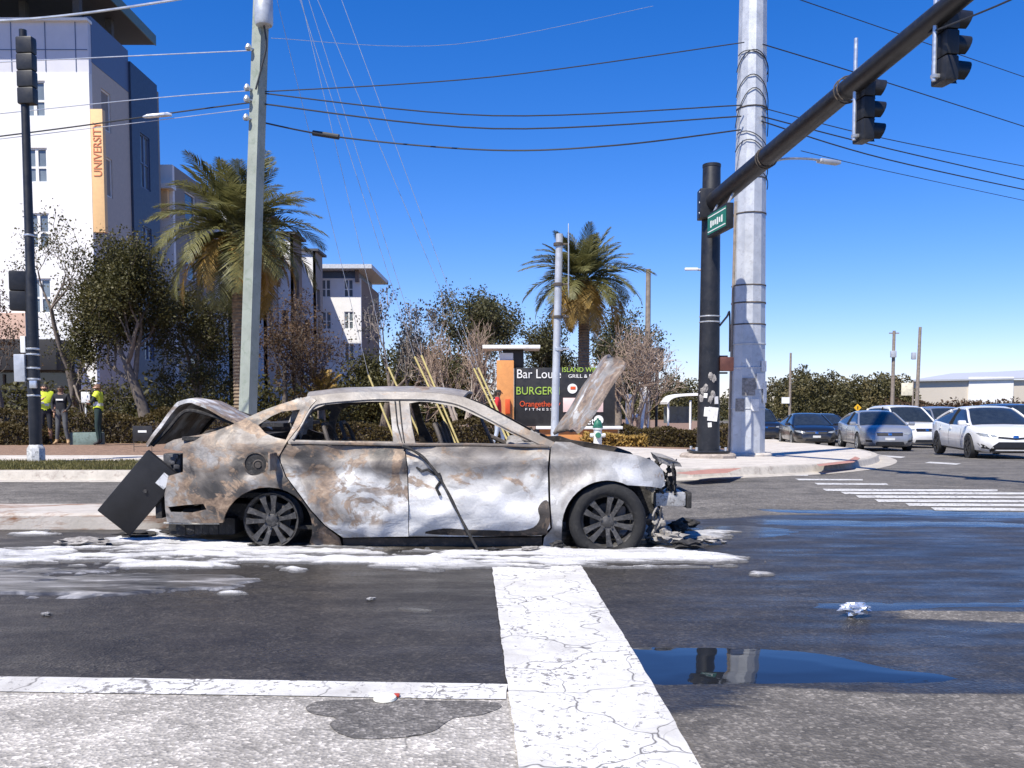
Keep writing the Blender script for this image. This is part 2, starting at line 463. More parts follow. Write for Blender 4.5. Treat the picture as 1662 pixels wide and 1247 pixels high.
# the low median that ends behind the wreck
def med_outline(ins):
    P = []
    for k in range(13):
        a = -math.pi / 2 + math.pi * k / 12
        P.append((-3.55 + math.cos(a) * (.44 - ins), 9.06 + math.sin(a) * (.46 - ins)))
    return [(-30, 8.6 + ins)] + P + [(-30, 9.52 - ins)]
m = MB()
A, B, C = densify(med_outline(0), .4), densify(med_outline(0), .4), None
def ring(ins, z): 
    return [(x, y, gz(x, y) + z) for x, y in med_outline(ins)]
r0, r1, r2 = ring(0, 0), ring(.015, .125), ring(.045, .15)
k = len(r0); m.add(r0 + r1 + r2, [(a * k + i, a * k + (i + 1) % k, (a + 1) * k + (i + 1) % k, (a + 1) * k + i) for a in (0, 1) for i in range(k)])
m.add(r2, [tuple(range(k))])
mm, nt, b = nmat('median_concrete'); v = coords(nt)
c = ramp(nt, noi(nt, v, 3, 5, .6), [(.3, (.34, .31, .27)), (.7, (.5, .46, .42))])
rust = ramp(nt, noi(nt, coords(nt, scale=(.5, 1, 3)), 2.2, 5, .7, .5), [(.5, 0.0), (.62, 1.0)])
c = mixc(nt, rust, c, (.2, .1, .055)); nt.links.new(c, b.inputs['Base Color']); b.inputs['Roughness'].default_value = .9
bump(nt, b, noi(nt, v, 40, 4), .4, .01)
setp(m.build('median', mm, smooth=30), kind='structure')

# ---- paint
def paint(name, crackscale, wear):
    m, nt, b = nmat(name); v = coords(nt)
    n1 = noi(nt, v, 2.0, 6, .65); n2 = noi(nt, v, 30, 4, .7)
    c = ramp(nt, n1, [(.3, (.42, .405, .38)), (.48, (.56, .55, .53)), (.65, (.66, .65, .635))])
    wv = N(nt, 'ShaderNodeVectorMath', operation='ADD'); nz = N(nt, 'ShaderNodeTexNoise'); nz.inputs['Scale'].default_value = 5
    sc_ = N(nt, 'ShaderNodeVectorMath', operation='SCALE'); sc_.inputs['Scale'].default_value = .22
    nt.links.new(v, nz.inputs['Vector']); nt.links.new(nz.outputs['Color'], sc_.inputs[0]); nt.links.new(v, wv.inputs[0]); nt.links.new(sc_.outputs[0], wv.inputs[1])
    for s, wd, k in ((crackscale, .013, .95), (crackscale * 2.6, .012, .45)):
        cv = N(nt, 'ShaderNodeTexVoronoi', feature='DISTANCE_TO_EDGE'); cv.inputs['Scale'].default_value = s; nt.links.new(wv.outputs[0], cv.inputs['Vector'])
        cr = ramp(nt, cv.outputs['Distance'], [(0, 1.0), (wd, 0.0)])
        cr = math_(nt, 'MULTIPLY', cr, ramp(nt, noi(nt, v, 1.7 * s / crackscale, 3), [(.36, 0.0), (.5, k)]))
        c = mixc(nt, cr, c, (.06, .055, .05))
    grime = ramp(nt, noi(nt, coords(nt, scale=(1.6, .5, 1)), 1.3, 6, .7, .5), [(.5, 0.0), (.7, .55)])
    c = mixc(nt, grime, c, (.27, .25, .23))
    flake = ramp(nt, math_(nt, 'ADD', n2, math_(nt, 'MULTIPLY', n1, .6)), [(wear, 0.0), (wear + .05, 1.0)])
    c = mixc(nt, flake, c, (.2, .19, .18))
    nt.links.new(c, b.inputs['Base Color']); b.inputs['Roughness'].default_value = .7
    bump(nt, b, noi(nt, v, 60, 4), .35, .006)
    return m
M_paint = paint('stop_bar_paint', 2.3, .90); M_paint2 = paint('line_paint', 2.0, .86)
def px_poly(P, dz=0.0): return [tuple(G(px, py, dz).xy) for px, py in P]
ground_sheet('paved_shoulder', px_poly(((-160, 1112), (828, 1124), (862, 1300), (885, 1420), (-400, 1420))), .003, M_pale, step=.25)
ground_sheet('edge_line', px_poly(((-160, 1098), (400, 1106), (822, 1113), (823, 1138), (400, 1131), (-160, 1123))), .007, M_paint2, step=.12, rag=.006, seed=4)
ground_sheet('stop_bar', px_poly(((797, 908), (936, 908), (1040, 1080), (1135, 1247), (1215, 1400), (855, 1400), (842, 1247), (818, 1075))), .010, M_paint, step=.12, rag=.006, seed=2, dens=.05)
stripes = [(1335, 1620, 796, 3.0), (1365, 1700, 801, 3.2), (1388, 1700, 807, 3.4), (1420, 1700, 813.5, 3.6), (1470, 1700, 820, 3.8), (1512, 1700, 827, 4), (1322, 1440, 786, 2.4), (1212, 1312, 771.5, 1.8), (1290, 1400, 779, 2)]
for a, b_, y, t in stripes:
    ground_sheet('crosswalk_stripe', px_poly(((a, y - t * .6), (b_, y - t * .2), (b_, y + t * .8), (a + 6, y + t * .6))), .006, M_paint2, step=.25, rag=.02, seed=int(a))
ground_sheet('lane_line', px_poly(((1428, 739), (1470, 742), (1462, 744), (1420, 741))), .006, M_paint2, step=.3)
ground_sheet('lane_line', px_poly(((1510, 750), (1560, 753), (1552, 755), (1500, 752))), .006, M_paint2, step=.3)

# damp stain on the pale shoulder, puddles of hose water
m_damp = asphalt('damp_aggregate', (.10, .092, .085), (.16, .15, .14), agg=.8)
damp = catmull([(497, 1150), (520, 1140), (600, 1138), (700, 1139), (790, 1141), (815, 1148), (780, 1162), (735, 1168), (700, 1190), (640, 1202), (570, 1200), (535, 1180), (545, 1168), (510, 1160)], 4, True)
ground_sheet('damp_patch', px_poly(damp), .0055, m_damp, step=.06, rag=.012, seed=8)
mw, nt, b = nmat('water'); v = coords(nt)
b.inputs['Base Color'].default_value = (.012, .014, .018, 1); b.inputs['Roughness'].default_value = .02; b.inputs['IOR'].default_value = 1.33
b.inputs['Specular IOR Level'].default_value = .85
bump(nt, b, noi(nt, coords(nt, scale=(1, 2, 1)), 5, 2), .012, .02)
puds = [[(1018, 1056), (1060, 1050), (1140, 1050), (1250, 1055), (1360, 1067), (1450, 1083), (1530, 1096), (1565, 1103), (1500, 1107), (1380, 1107), (1250, 1111), (1130, 1113), (1062, 1111), (1040, 1090)],
        [(1290, 975), (1450, 977), (1600, 976), (1720, 979), (1720, 988), (1560, 987), (1420, 990), (1330, 985)],
        [(1225, 826), (1350, 829), (1500, 828), (1720, 832), (1720, 839), (1560, 838), (1420, 836), (1290, 834)],
        [(1200, 842), (1330, 845), (1480, 846), (1720, 850), (1720, 856), (1500, 855), (1350, 853), (1240, 849)],
        [(640, 988), (675, 986), (705, 990), (690, 995), (655, 995)],
        [(1130, 858), (1200, 852), (1280, 860), (1250, 872), (1160, 872)]]
PUDS = puds
mw2, nt, b = nmat('thin_water'); b.inputs['Base Color'].default_value = (.022, .021, .02, 1); b.inputs['IOR'].default_value = 1.33
nt.links.new(ramp(nt, noi(nt, coords(nt, scale=(.6, 2.5, 1)), 3, 5, .7), [(.35, .3), (.65, .1)]), b.inputs['Roughness']); bump(nt, b, noi(nt, coords(nt), 60, 3), .12, .01)
# ---- foam
def sdf(P, X, Y):
    P = np.array(P); d = np.full(X.shape, 1e9); ins = np.zeros(X.shape, bool); n = len(P)
    for i in range(n):
        a = P[i]; b = P[(i + 1) % n]; e = b - a
        t = np.clip(((X - a[0]) * e[0] + (Y - a[1]) * e[1]) / (e @ e + 1e-12), 0, 1)
        d = np.minimum(d, np.hypot(X - a[0] - t * e[0], Y - a[1] - t * e[1]))
        c = ((a[1] > Y) != (b[1] > Y)) & (X < e[0] * (Y - a[1]) / (e[1] if abs(e[1]) > 1e-12 else 1e-12) + a[0]); ins ^= c
    return np.where(ins, d, -d)
_nt = np.random.default_rng(5).random((256, 256))
def vnoise(x, y, s=0):
    x = x + s * 17.3; y = y + s * 9.1
    xi = np.floor(x).astype(int); yi = np.floor(y).astype(int); fx = x - xi; fy = y - yi
    fx = fx * fx * (3 - 2 * fx); fy = fy * fy * (3 - 2 * fy)
    g = lambda a, b: _nt[a & 255, b & 255]
    return (g(xi, yi) * (1 - fx) + g(xi + 1, yi) * fx) * (1 - fy) + (g(xi, yi + 1) * (1 - fx) + g(xi + 1, yi + 1) * fx) * fy
def fbm(x, y, s=0, o=4):
    t = 0; a = .5
    for k in range(o): t = t + a * (vnoise(x * 2 ** k, y * 2 ** k, s + k) - .5); a *= .55
    return t
def water_field(P, seed, edge, rx, ry, mat, step=.025):
    W_ = px_poly(catmull(P, 4, True)); xs_ = [p[0] for p in W_]; ys_ = [p[1] for p in W_]
    xs = np.arange(min(xs_) - .3, max(xs_) + .3, step); ys = np.arange(min(ys_) - .3, max(ys_) + .3, step * .8); X, Y = np.meshgrid(xs, ys)
    d = sdf(W_, X, Y) + edge * 2.2 * fbm(X * rx, Y * ry, seed) + edge * .5 * fbm(X * 9, Y * 13, seed + 4, 3)
    z = np.clip(d * .022, -.012, .0035); q = (d[:-1, :-1] > -.3) & (np.maximum(np.maximum(d[:-1, :-1], d[1:, :-1]), np.maximum(d[:-1, 1:], d[1:, 1:])) > 0)
    use = np.zeros(X.shape, bool); use[:-1, :-1] |= q; use[1:, :-1] |= q; use[:-1, 1:] |= q; use[1:, 1:] |= q
    idx = -np.ones(X.shape, int); idx[use] = np.arange(use.sum()); g = np.array([gz(a, b) for a, b in zip(X[use], Y[use])])
    j, i = np.nonzero(q)
    setp(link('puddle', npmesh('puddle', np.c_[X[use], Y[use], z[use] + g], np.c_[idx[j, i], idx[j, i + 1], idx[j + 1, i + 1], idx[j + 1, i]], mat, 80)), kind='structure')
for i, P in enumerate(PUDS): water_field(P, 20 + i * 3, (.05, .13, .2, .2, .05, .14)[i], (2.5, 1.1, .8, .8, 3, 2)[i], (4, 5, 3, 3, 5, 4)[i], mw if i == 0 else mw2)
def foam_field(name, polys, x0, x1, y0, y1, dx, dy, hmax, mat, edge, label, ragx=.9, ragy=6.5, hole=1.5):
    xs = np.arange(x0, x1, dx); ys = np.arange(y0, y1, dy); X, Y = np.meshgrid(xs, ys)
    Hh = np.full(X.shape, -1.0)
    for P, k in polys: Hh = np.maximum(Hh, sdf(px_poly(P), X, Y) * k)
    d = np.minimum(Hh, .16) + edge * 2.4 * fbm(X * ragx, Y * ragy, 3) + edge * 1.5 * fbm(X * 6, Y * 17, 8, 3) + edge * .8 * fbm(X * 19, Y * 38, 14, 2) - hole * np.clip(fbm(X * 1.7, Y * 9, 21, 4) + .02, 0, 1)
    h = np.clip(d / .2, -.5, 1) ; h = np.where(h > 0, np.clip(h, 0, 1) ** .8, h)
    h = h * hmax * (.55 + 1.1 * (fbm(X * 5, Y * 9, 11, 4) + .25)) + np.where(h > 0, .004 * fbm(X * 26, Y * 34, 2, 2), 0)
    keep = (h > 0); idx = -np.ones(X.shape, int)
    q = keep[:-1, :-1] | keep[1:, :-1] | keep[:-1, 1:] | keep[1:, 1:]
    use = np.zeros(X.shape, bool); use[:-1, :-1] |= q; use[1:, :-1] |= q; use[:-1, 1:] |= q; use[1:, 1:] |= q
    idx[use] = np.arange(use.sum()); z = np.where(h > 0, h + .0105, -.006)
    V = np.c_[X[use], Y[use], z[use]]
    j, i = np.nonzero(q)
    Fq = np.c_[idx[j, i], idx[j, i + 1], idx[j + 1, i + 1], idx[j + 1, i]]
    return setp(link(name, npmesh(name, V, Fq, mat, 80)), label, 'foam', kind='stuff')
mf, nt, b = nmat('foam'); v = coords(nt)
sepf = N(nt, 'ShaderNodeSeparateXYZ'); nt.links.new(coords(nt), sepf.inputs[0])
thin = math_(nt, 'ADD', math_(nt, 'MULTIPLY', math_(nt, 'SUBTRACT', sepf.outputs[2], .0105), 42.0), math_(nt, 'MULTIPLY', math_(nt, 'SUBTRACT', noi(nt, coords(nt, scale=(.8, 3.2, 1)), 3.4, 7, .7, .8), .5), 1.7))
c = ramp(nt, thin, [(.0, (.11, .108, .11)), (.18, (.24, .235, .235)), (.38, (.42, .415, .415)), (.65, (.58, .575, .575)), (1.1, (.70, .695, .69))]); nt.links.new(c, b.inputs['Base Color'])
b.inputs['Roughness'].default_value = .6; b.inputs['Subsurface Weight'].default_value = 0.0
bump(nt, b, noi(nt, v, 48, 5, .75), .9, .02)
main = [(-80, 893), (150, 888), (200, 868), (262, 862), (300, 876), (420, 884), (520, 888), (640, 892), (800, 893), (900, 889), (1000, 893), (1075, 890), (1130, 897), (1245, 909), (1180, 917), (1080, 919), (980, 926), (905, 934), (830, 918), (700, 928), (560, 922), (420, 918), (300, 930), (150, 920), (-80, 918)]
foam_field('foam', [(main, 1.0), ([(20, 866), (70, 862), (100, 868), (60, 875), (25, 873)], 1.0), ([(335, 968), (365, 959), (398, 961), (405, 968), (370, 974)], 1.2), ([(1100, 868), (1150, 862), (1200, 868), (1150, 880)], .6),
     ([(450, 922), (500, 926), (480, 931)], 1.5), ([(1210, 930), (1250, 931), (1230, 935)], 1.)], -5.6, 2.6, 4.9, 9.0, .014, .016, .028, mf, .10, 'white fire-fighting foam spread on the asphalt along the wreck')
ms, nt, b = nmat('soapy_water'); v = coords(nt, scale=(.55, 2.2, 1))
f1 = noi(nt, v, 2.2, 6, .7, 1.6)
c = ramp(nt, f1, [(.40, (.035, .034, .034)), (.52, (.12, .118, .12)), (.64, (.34, .335, .34)), (.74, (.6, .59, .59))]); nt.links.new(c, b.inputs['Base Color'])
b.inputs['Roughness'].default_value = .3
film = [(-120, 920), (60, 924), (200, 922), (330, 932), (420, 940), (380, 955), (250, 962), (120, 975), (-120, 968)]
foam_field('soapy_water', [(film, 1.0)], -5.6, -1.2, 4.9, 7.2, .03, .03, .003, ms, .12, hole=.6, label='thin grey soapy runoff swirling on the asphalt')
M_rpm_w = simple('marker_white', (.8, .78, .66), .4); M_rpm_r = simple('marker_red', (.4, .05, .03), .4)
p = G(625, 1138); t = thing('pavement_marker', 'small white domed road marker with a red edge beside the edge line', 'road marker', p)
m = MB(); m.lathe([(.046, 0), (.044, .009), (.034, .018), (.015, .022), (0, .023)], 20, p + Vector((0, 0, .008))); m.build('dome', M_rpm_w, t)
m = MB(); m.bbox(p + Vector((.042, .03, .014)), (.024, .024, .012), .005); m.build('reflector', M_rpm_r, t)
# crumpled foil on the asphalt
def crumple(c, r, seed, sq=.5, n=2):
    bm = bmesh.new(); bmesh.ops.create_icosphere(bm, subdivisions=n + 1, radius=1)
    for w in bm.verts:
        k = 1 + .75 * noise.noise(w.co * 2.1 + Vector((seed, 0, 0))) + .35 * noise.noise(w.co * 5 + Vector((0, seed, 0)))
        w.co = Vector((w.co.x * r[0], w.co.y * r[1], w.co.z * r[2])) * k
    zmin = min(w.co.z for w in bm.verts)
    bm.transform(Matrix.Translation(Vector(c) - Vector((0, 0, zmin)))); bm.verts.index_update()
    m = MB(); m.add([w.co.copy() for w in bm.verts], [tuple(x.index for x in f.verts) for f in bm.faces]); bm.free()
    return m
M_foil = simple('foil', (.75, .77, .8), .3, metal=.8, var=.25, scale=30)
setp(crumple(G(1386, 1001), (.075, .05, .03), 3, n=2).build('crumpled_foil', M_foil, smooth=0), 'crumpled silver foil wrapper lying alone on the dark asphalt', 'litter')
for px, py, lab in ((75, 1000, 'tiny white scrap on the asphalt left of the edge line'), (602, 975, 'tiny white scrap below the foam near the rear wheel'), (1175, 882, 'white foam scrap in front of the front wheel')):
    setp(crumple(G(px, py), (.025, .02, .01), px, n=1).build('paper_scrap', mf, smooth=0), lab, 'litter')

# ================================================================== THE BURNT-OUT SEDAN
YN, YC = 7.40, 8.28
def burn(name, bias=0.0, xg=.1, rust=.5, rough=.62, zg=0.0, seed=0.0, amp=1.0, sootk=.85):
    """ash, bare steel, rust and soot in flowing bands: heat has climbed the panel from below"""
    m, nt, b = nmat(name)
    mpn = N(nt, 'ShaderNodeMapping'); mpn.inputs['Scale'].default_value = (1, 1, 1.35); mpn.inputs['Location'].default_value = (seed, 0, seed * .6)
    tc = N(nt, 'ShaderNodeTexCoord'); nt.links.new(tc.outputs['Object'], mpn.inputs['Vector']); v = mpn.outputs[0]
    sep = N(nt, 'ShaderNodeSeparateXYZ'); nt.links.new(tc.outputs['Object'], sep.inputs[0])
    n0 = noi(nt, v, .95, 3, .5, 1.6); n1 = noi(nt, v, 1.7, 5, .55, 1.3); n2 = noi(nt, v, 4.2, 6, .6, .8); n3 = noi(nt, v, 13, 5, .62, .6)
    gxn = N(nt, 'ShaderNodeMapRange'); gxn.inputs[1].default_value = -2.9; gxn.inputs[2].default_value = 1.2; gxn.inputs[3].default_value = -xg + bias; gxn.inputs[4].default_value = xg + bias
    nt.links.new(sep.outputs[0], gxn.inputs[0])
    gzn = N(nt, 'ShaderNodeMapRange', interpolation_type='SMOOTHSTEP'); gzn.inputs[1].default_value = .22; gzn.inputs[2].default_value = .86; gzn.inputs[3].default_value = zg; gzn.inputs[4].default_value = -zg
    nt.links.new(sep.outputs[2], gzn.inputs[0])
    f = math_(nt, 'ADD', .55, math_(nt, 'MULTIPLY', math_(nt, 'ADD', math_(nt, 'MULTIPLY', math_(nt, 'SUBTRACT', n0, .5), 1.0), math_(nt, 'MULTIPLY', math_(nt, 'SUBTRACT', n1, .5), .75)), amp))
    f = math_(nt, 'ADD', math_(nt, 'ADD', f, math_(nt, 'SUBTRACT', gxn.outputs[0], .05)), gzn.outputs[0])
    f = math_(nt, 'ADD', f, math_(nt, 'MULTIPLY', math_(nt, 'SUBTRACT', n2, .5), .16 * amp))
    base = ramp(nt, f, [(.24, (.045, .042, .040)), (.34, (.12, .106, .095)), (.41, (.235, .21, .185)), (.46, (.31, .285, .26)), (.475, (.25, .235, .22)), (.53, (.37, .355, .34)), (.545, (.45, .44, .425)), (.60, (.53, .52, .50)), (.61, (.64, .63, .61)), (.68, (.75, .74, .72)), (.80, (.80, .79, .77))])
    rmask = math_(nt, 'ADD', math_(nt, 'MULTIPLY', noi(nt, v, 2.4, 6, .62, 1.8), .8), math_(nt, 'MULTIPLY', n3, .25))
    rm = ramp(nt, math_(nt, 'ADD', rmask, rust * .12), [(.58, 0.0), (.63, 1.0)])
    rc = ramp(nt, n3, [(.32, (.085, .058, .043)), (.48, (.215, .148, .10)), (.6, (.32, .225, .15)), (.7, (.38, .30, .23))])
    mid = ramp(nt, f, [(.60, 1.0), (.72, 0.15)])
    c = mixc(nt, math_(nt, 'MULTIPLY', math_(nt, 'MULTIPLY', rm, .85), mid), base, rc)
    soot = ramp(nt, noi(nt, v, 1.5, 6, .66, 2.0), [(.31, 1.0), (.36, 0.0)])
    c = mixc(nt, math_(nt, 'MULTIPLY', math_(nt, 'MULTIPLY', soot, sootk), mid), c, (.05, .046, .045))
    band = ramp(nt, math_(nt, 'ADD', sep.outputs[2], math_(nt, 'MULTIPLY', math_(nt, 'SUBTRACT', n1, .5), .5)), [(.74, 0.0), (.83, .55), (.9, .55), (.98, 0.0)])
    c = mixc(nt, band, c, mixc(nt, n3, (.06, .052, .046), (.2, .16, .13)))
    ln = N(nt, 'ShaderNodeMath', operation='PINGPONG'); nt.links.new(f, ln.inputs[0]); ln.inputs[1].default_value = .06
    c = mixc(nt, ramp(nt, ln.outputs[0], [(.0, .16), (.005, 0.0)]), c, (.12, .10, .09))
    c = mixc(nt, .4, c, ramp(nt, noi(nt, v, 60, 4, .7), [(.3, .75), (.7, 1.22)]), 'MULTIPLY')
    nt.links.new(c, b.inputs['Base Color'])
    nt.links.new(ramp(nt, n2, [(.3, rough - .18), (.7, rough + .16)]), b.inputs['Roughness'])
    b.inputs['Metallic'].default_value = .15
    hh = math_(nt, 'ADD', math_(nt, 'ADD', math_(nt, 'MULTIPLY', n1, .8), math_(nt, 'MULTIPLY', n2, .7)), math_(nt, 'MULTIPLY', n3, .3))
    bump(nt, b, hh, .36, .03)
    return m
M_bq = burn('burnt_paint_rear', -.095, .02, .5, zg=.0, seed=.3, amp=.9); M_bd = burn('burnt_paint_rear_door', .0, .03, .42, zg=.15, seed=1.7, amp=.95); M_bf = burn('burnt_paint_front', .125, .02, .2, zg=.19, seed=2.9, amp=.6, sootk=.4)
M_bfe = burn('burnt_paint_fender', .09, .02, -.5, zg=.03, seed=4.4, amp=.62, sootk=.25); M_br = burn('burnt_paint_roof', -.06, .0, .1, seed=6.1, amp=.5, sootk=.3); M_bh = burn('burnt_paint_hood', .03, .0, .75, seed=7.3)
M_hood = burn('burnt_paint_raised_hood', -.01, .0, .6, seed=8.8, amp=.75)
M_char = simple('char', (.022, .021, .021), .8, var=.5, scale=9, bs=.6, bscale=40, dirt=(.08, .075, .07))
M_inner = simple('scorched_steel', (.075, .065, .058), .75, metal=.2, var=.55, scale=5, bs=.4, bscale=25, dirt=(.2, .15, .11))
M_ash = simple('ash', (.27, .255, .24), .9, var=.45, scale=12, bs=.7, bscale=40, dirt=(.12, .1, .09))
M_rim = simple('scorched_alloy', (.06, .058, .057), .55, metal=.35, var=.5, scale=14, bs=.2, bscale=50, dirt=(.15, .14, .13))
M_tyre = simple('burnt_tyre', (.012, .012, .013), .85, var=.4, scale=9, bs=.5, bscale=35, dirt=(.03, .029, .028))
M_blk = simple('black_plastic', (.018, .018, .02), .5, var=.3, scale=5, bs=.15, bscale=30)
M_stk = simple('white_sticker', (.75, .75, .74), .5, var=.1, dirt=(.25, .25, .25))
M_alu = simple('scorched_aluminium', (.46, .45, .43), .5, metal=.4, var=.3, scale=12, dirt=(.14, .12, .11), bs=.2)

root = thing('burnt_car', 'burnt-out sedan with bare rims, raised twisted hood and buckled boot lid', 'car', at(711, 893, YC))
def zz(py): return (893 - py) / 203.0
def inset(px, py, dent=0.0, seed=0):
    x = (px - 711) / 203.0; z = zz(py)
    d = .46 * max(0, z - .84) + .28 * max(0, .30 - z) + .03 * ((z - .52) / .35) ** 2
    d += .24 * sm(1.2, 2.0, x) ** 1.3 + .17 * sm(-1.55, -2.35, x)
    # shoulder crease
    d += -.018 * math.exp(-((z - .70 - .02 * x) / .035) ** 2) + .014 * math.exp(-((z - .60) / .06) ** 2)
    # wheel-arch flares
    for cx in (987, 438.6):
        rr = math.hypot((px - cx), (py - 848)) / 203.0
        d -= .028 * math.exp(-((rr - .36) / .07) ** 2) * (1 if z > .1 else .3)
    if dent:
        q = Vector((x * 1.9, z * 2.6, seed)); d += dent * noise.noise(q) + dent * .5 * noise.noise(q * 2.3) + dent * .9 * (abs(noise.noise(q * 1.6 + Vector((3, 1, 0)))) - .2) + dent * .2 * noise.noise(q * 5.1)
    return d
def arc(cx, cy, rx, ry, a0, a1, n):
    return [(cx + rx * math.cos(R(a0 + (a1 - a0) * i / n)), cy - ry * math.sin(R(a0 + (a1 - a0) * i / n))) for i in range(n + 1)]
def panel(name, outline, holes=(), mat=None, dent=.012, seed=0, step=7, extra=0.0, thick=.018, parent=root, far=False, flange=True):
    O = densify(outline, step * .8); Hs = [densify(h, step * .7) for h in holes]
    v, tri = cdt(O, Hs, step)
    P = []
    for p in v:
        Y = YN + inset(p.x, p.y, dent, seed) + extra
        w = at(p.x, p.y, Y)
        if far: w = Vector((w.x, 2 * YC - w.y, w.z))
        P.append(w)
    sgn = -1 if far else 1
    vs, fs = solid_sheet(P, tri, lambda i: P[i] + Vector((0, sgn * thick, -.002)))
    return MB().add(vs, fs).build(name, mat, parent, smooth=50)

qwin = [(419, 690), (440, 676), (458, 668), (487, 665), (476, 690), (464, 714), (446, 710), (430, 703)]
quarter = [(265, 728), (270, 720), (282, 714), (300, 710), (329, 705), (352, 699), (373, 691), (395, 681), (416, 671), (436, 663), (456, 656), (478, 649), (502, 643), (513, 650), (503, 661), (487, 690), (465, 718), (451, 743),
           (463, 774), (484, 803), (503, 829), (526, 854), (551, 873), (555, 888), (509, 888)] + arc(434, 858, 73, 67, -20, 172, 16) + [(356, 849), (330, 849.5), (271, 848), (268, 826), (267, 802), (273, 773), (297, 766), (297, 733)]
panel('rear_quarter_panel', quarter, [qwin, [(273, 823), (300, 820), (330, 818), (335, 827), (312, 832), (277, 831)], arc(415, 753, 18, 18, 0, 340, 17)], M_bq, .026, 1.3)
panel('rear_door', [(466.5, 722), (560, 724), (656.2, 726), (660.4, 760), (662.4, 815), (662.8, 871), (600, 872), (557, 873), (528, 853), (505, 828), (486, 802), (465.2, 774), (453, 743)], [], M_bd, .048, 4.1)
fd = panel('front_door', [(657.6, 726), (770, 725), (892, 727), (889, 760), (890, 815), (893, 857), (879, 870), (770, 871), (664, 871), (664, 815), (662, 760)], [], M_bf, .05, 7.7)
panel('front_fender', [(894.5, 727), (901, 717), (926, 718), (948, 726), (987, 732), (1035, 739), (1060, 748), (1076, 764), (1079, 780), (1074, 793), (1056, 790)] + arc(986, 856, 74, 76, 64, 182, 14) + [(911, 888), (881, 888), (883, 873), (896, 858), (893.5, 815), (892, 760)], [], M_bfe, .034, 9.2)
fwin = [(664, 655), (680, 652), (700, 653), (741, 661), (786, 681), (824, 701), (850, 714), (884, 722), (770, 720), (674, 719), (668, 690)]
rwin = [(475, 714), (490, 688), (506, 666), (528, 657), (560, 654), (600, 652), (632, 652), (636, 690), (638, 717), (560, 716)]
frame = [(480, 651), (501, 643), (549, 638), (596, 636), (640, 636), (679, 637), (716, 639), (754, 645), (786, 658), (824, 679), (862, 700), (902, 719), (894, 726), (770, 724.5), (655, 725), (560, 723), (468, 721), (467, 717), (489, 690), (505, 661), (514, 650), (503, 644.5)]
frame = [(503, 643.5)] + frame[2:]
panel('window_frame', frame, [fwin, rwin], M_br, .004, 2.2, step=6, thick=.045)
m = MB()   # strip down the B-pillar seam and gutters
for pts in ([(641, 651), (645, 690), (655, 726)], [(648, 650), (652, 690), (657, 724)]):
    m.tube([at(x, y, YN + inset(x, y) - .006) for x, y in pts], .006, 6)
m.build('pillar_seam', M_char, root)
m = MB()
m.tube([at(x, y, YN + inset(x, y) - .008) for x, y in catmull([(476, 714), (490, 690), (507, 662), (530, 654), (600, 648.5), (640, 648), (700, 649), (745, 657), (790, 678), (830, 699), (878, 722)], 4)], .011, 6)
m.tube([at(x, y, YN + inset(x, y) - .008) for x, y in catmull([(472, 719), (560, 720.5), (655, 722), (770, 722), (890, 725)], 4)], .012, 6)
m.build('window_trim', M_br, root)
# sill
panel('sill', [(556, 874), (700, 873), (880, 872.5), (879, 886), (800, 890), (700, 889), (558, 889)], [], M_inner, .008, 5, extra=.035)
m = MB()
for x in range(572, 872, 26):
    m.box(at(x, 881, YN + .062 + inset(x, 881)), (.055 + .03 * rng.random(), .02, .055), rot=Matrix.Rotation(rng.uniform(-.12, .12), 3, 'Y'))
setp(m.build('sill_clips', M_char, root), kind='stuff')
panel('charred_cladding', catmull([(690, 866), (720, 858), (760, 860), (800, 861), (840, 862), (866, 856), (876, 842), (873, 826), (881, 814), (890, 815), (892.5, 845), (888, 860), (879, 869), (780, 870)], 3, True), [], M_inner, .05, 7.7, step=5, extra=-.006, thick=.006, parent=fd)
# far side of the shell
far_out = quarter[:12] + frame[1:11] + [(901, 719)] + [(926, 718), (948, 726), (987, 732), (1035, 739), (1060, 748), (1076, 764), (1079, 780), (1074, 793), (1056, 790)] + arc(986, 856, 74, 76, 64, 182, 10) + [(911, 888), (555, 888), (509, 888)] + arc(434, 858, 73, 67, -20, 172, 12) + [(356, 849), (271, 848), (267, 802)]
low = lambda P, k: [(x, y + (k if y > 705 else 0)) for x, y in P]
panel('far_side_panel', far_out, [[(x - (9 if x < 672 else 0), y) for x, y in low(fwin, 13)], [(x + (9 if x > 625 else 0), y) for x, y in low(rwin, 13)], qwin], M_inner, .02, 3.3, step=11, far=True)
# roof
rail = catmull([(498, 644.5), (549, 638), (596, 636), (640, 635.5), (679, 636.5), (716, 638.5), (752, 644)], 6)
vs = []; fs = []; K = 15
for x, y in rail:
    Y0 = YN + inset(x, y) + .004; p = at(x, y, Y0); hw = YC - Y0
    for j in range(K):
        t = -1 + 2 * j / (K - 1)
        q = Vector((p.x + .05 * (1 - t * t) * (1 if x > 640 else -1), YC + hw * t, p.z + .05 * (1 - t ** 4) + .006 * noise.noise(Vector((p.x * 3, t * 3, 2)))))
        vs.append(q)
n = len(rail); tri = []
for i in range(n - 1):
    for j in range(K - 1): tri += [(i * K + j, i * K + j + 1, (i + 1) * K + j + 1), (i * K + j, (i + 1) * K + j + 1, (i + 1) * K + j)]
v2, f2 = solid_sheet(vs, tri, lambda i: vs[i] - Vector((0, 0, .02)))
MB().add(v2, f2).build('roof', M_br, root, smooth=50)
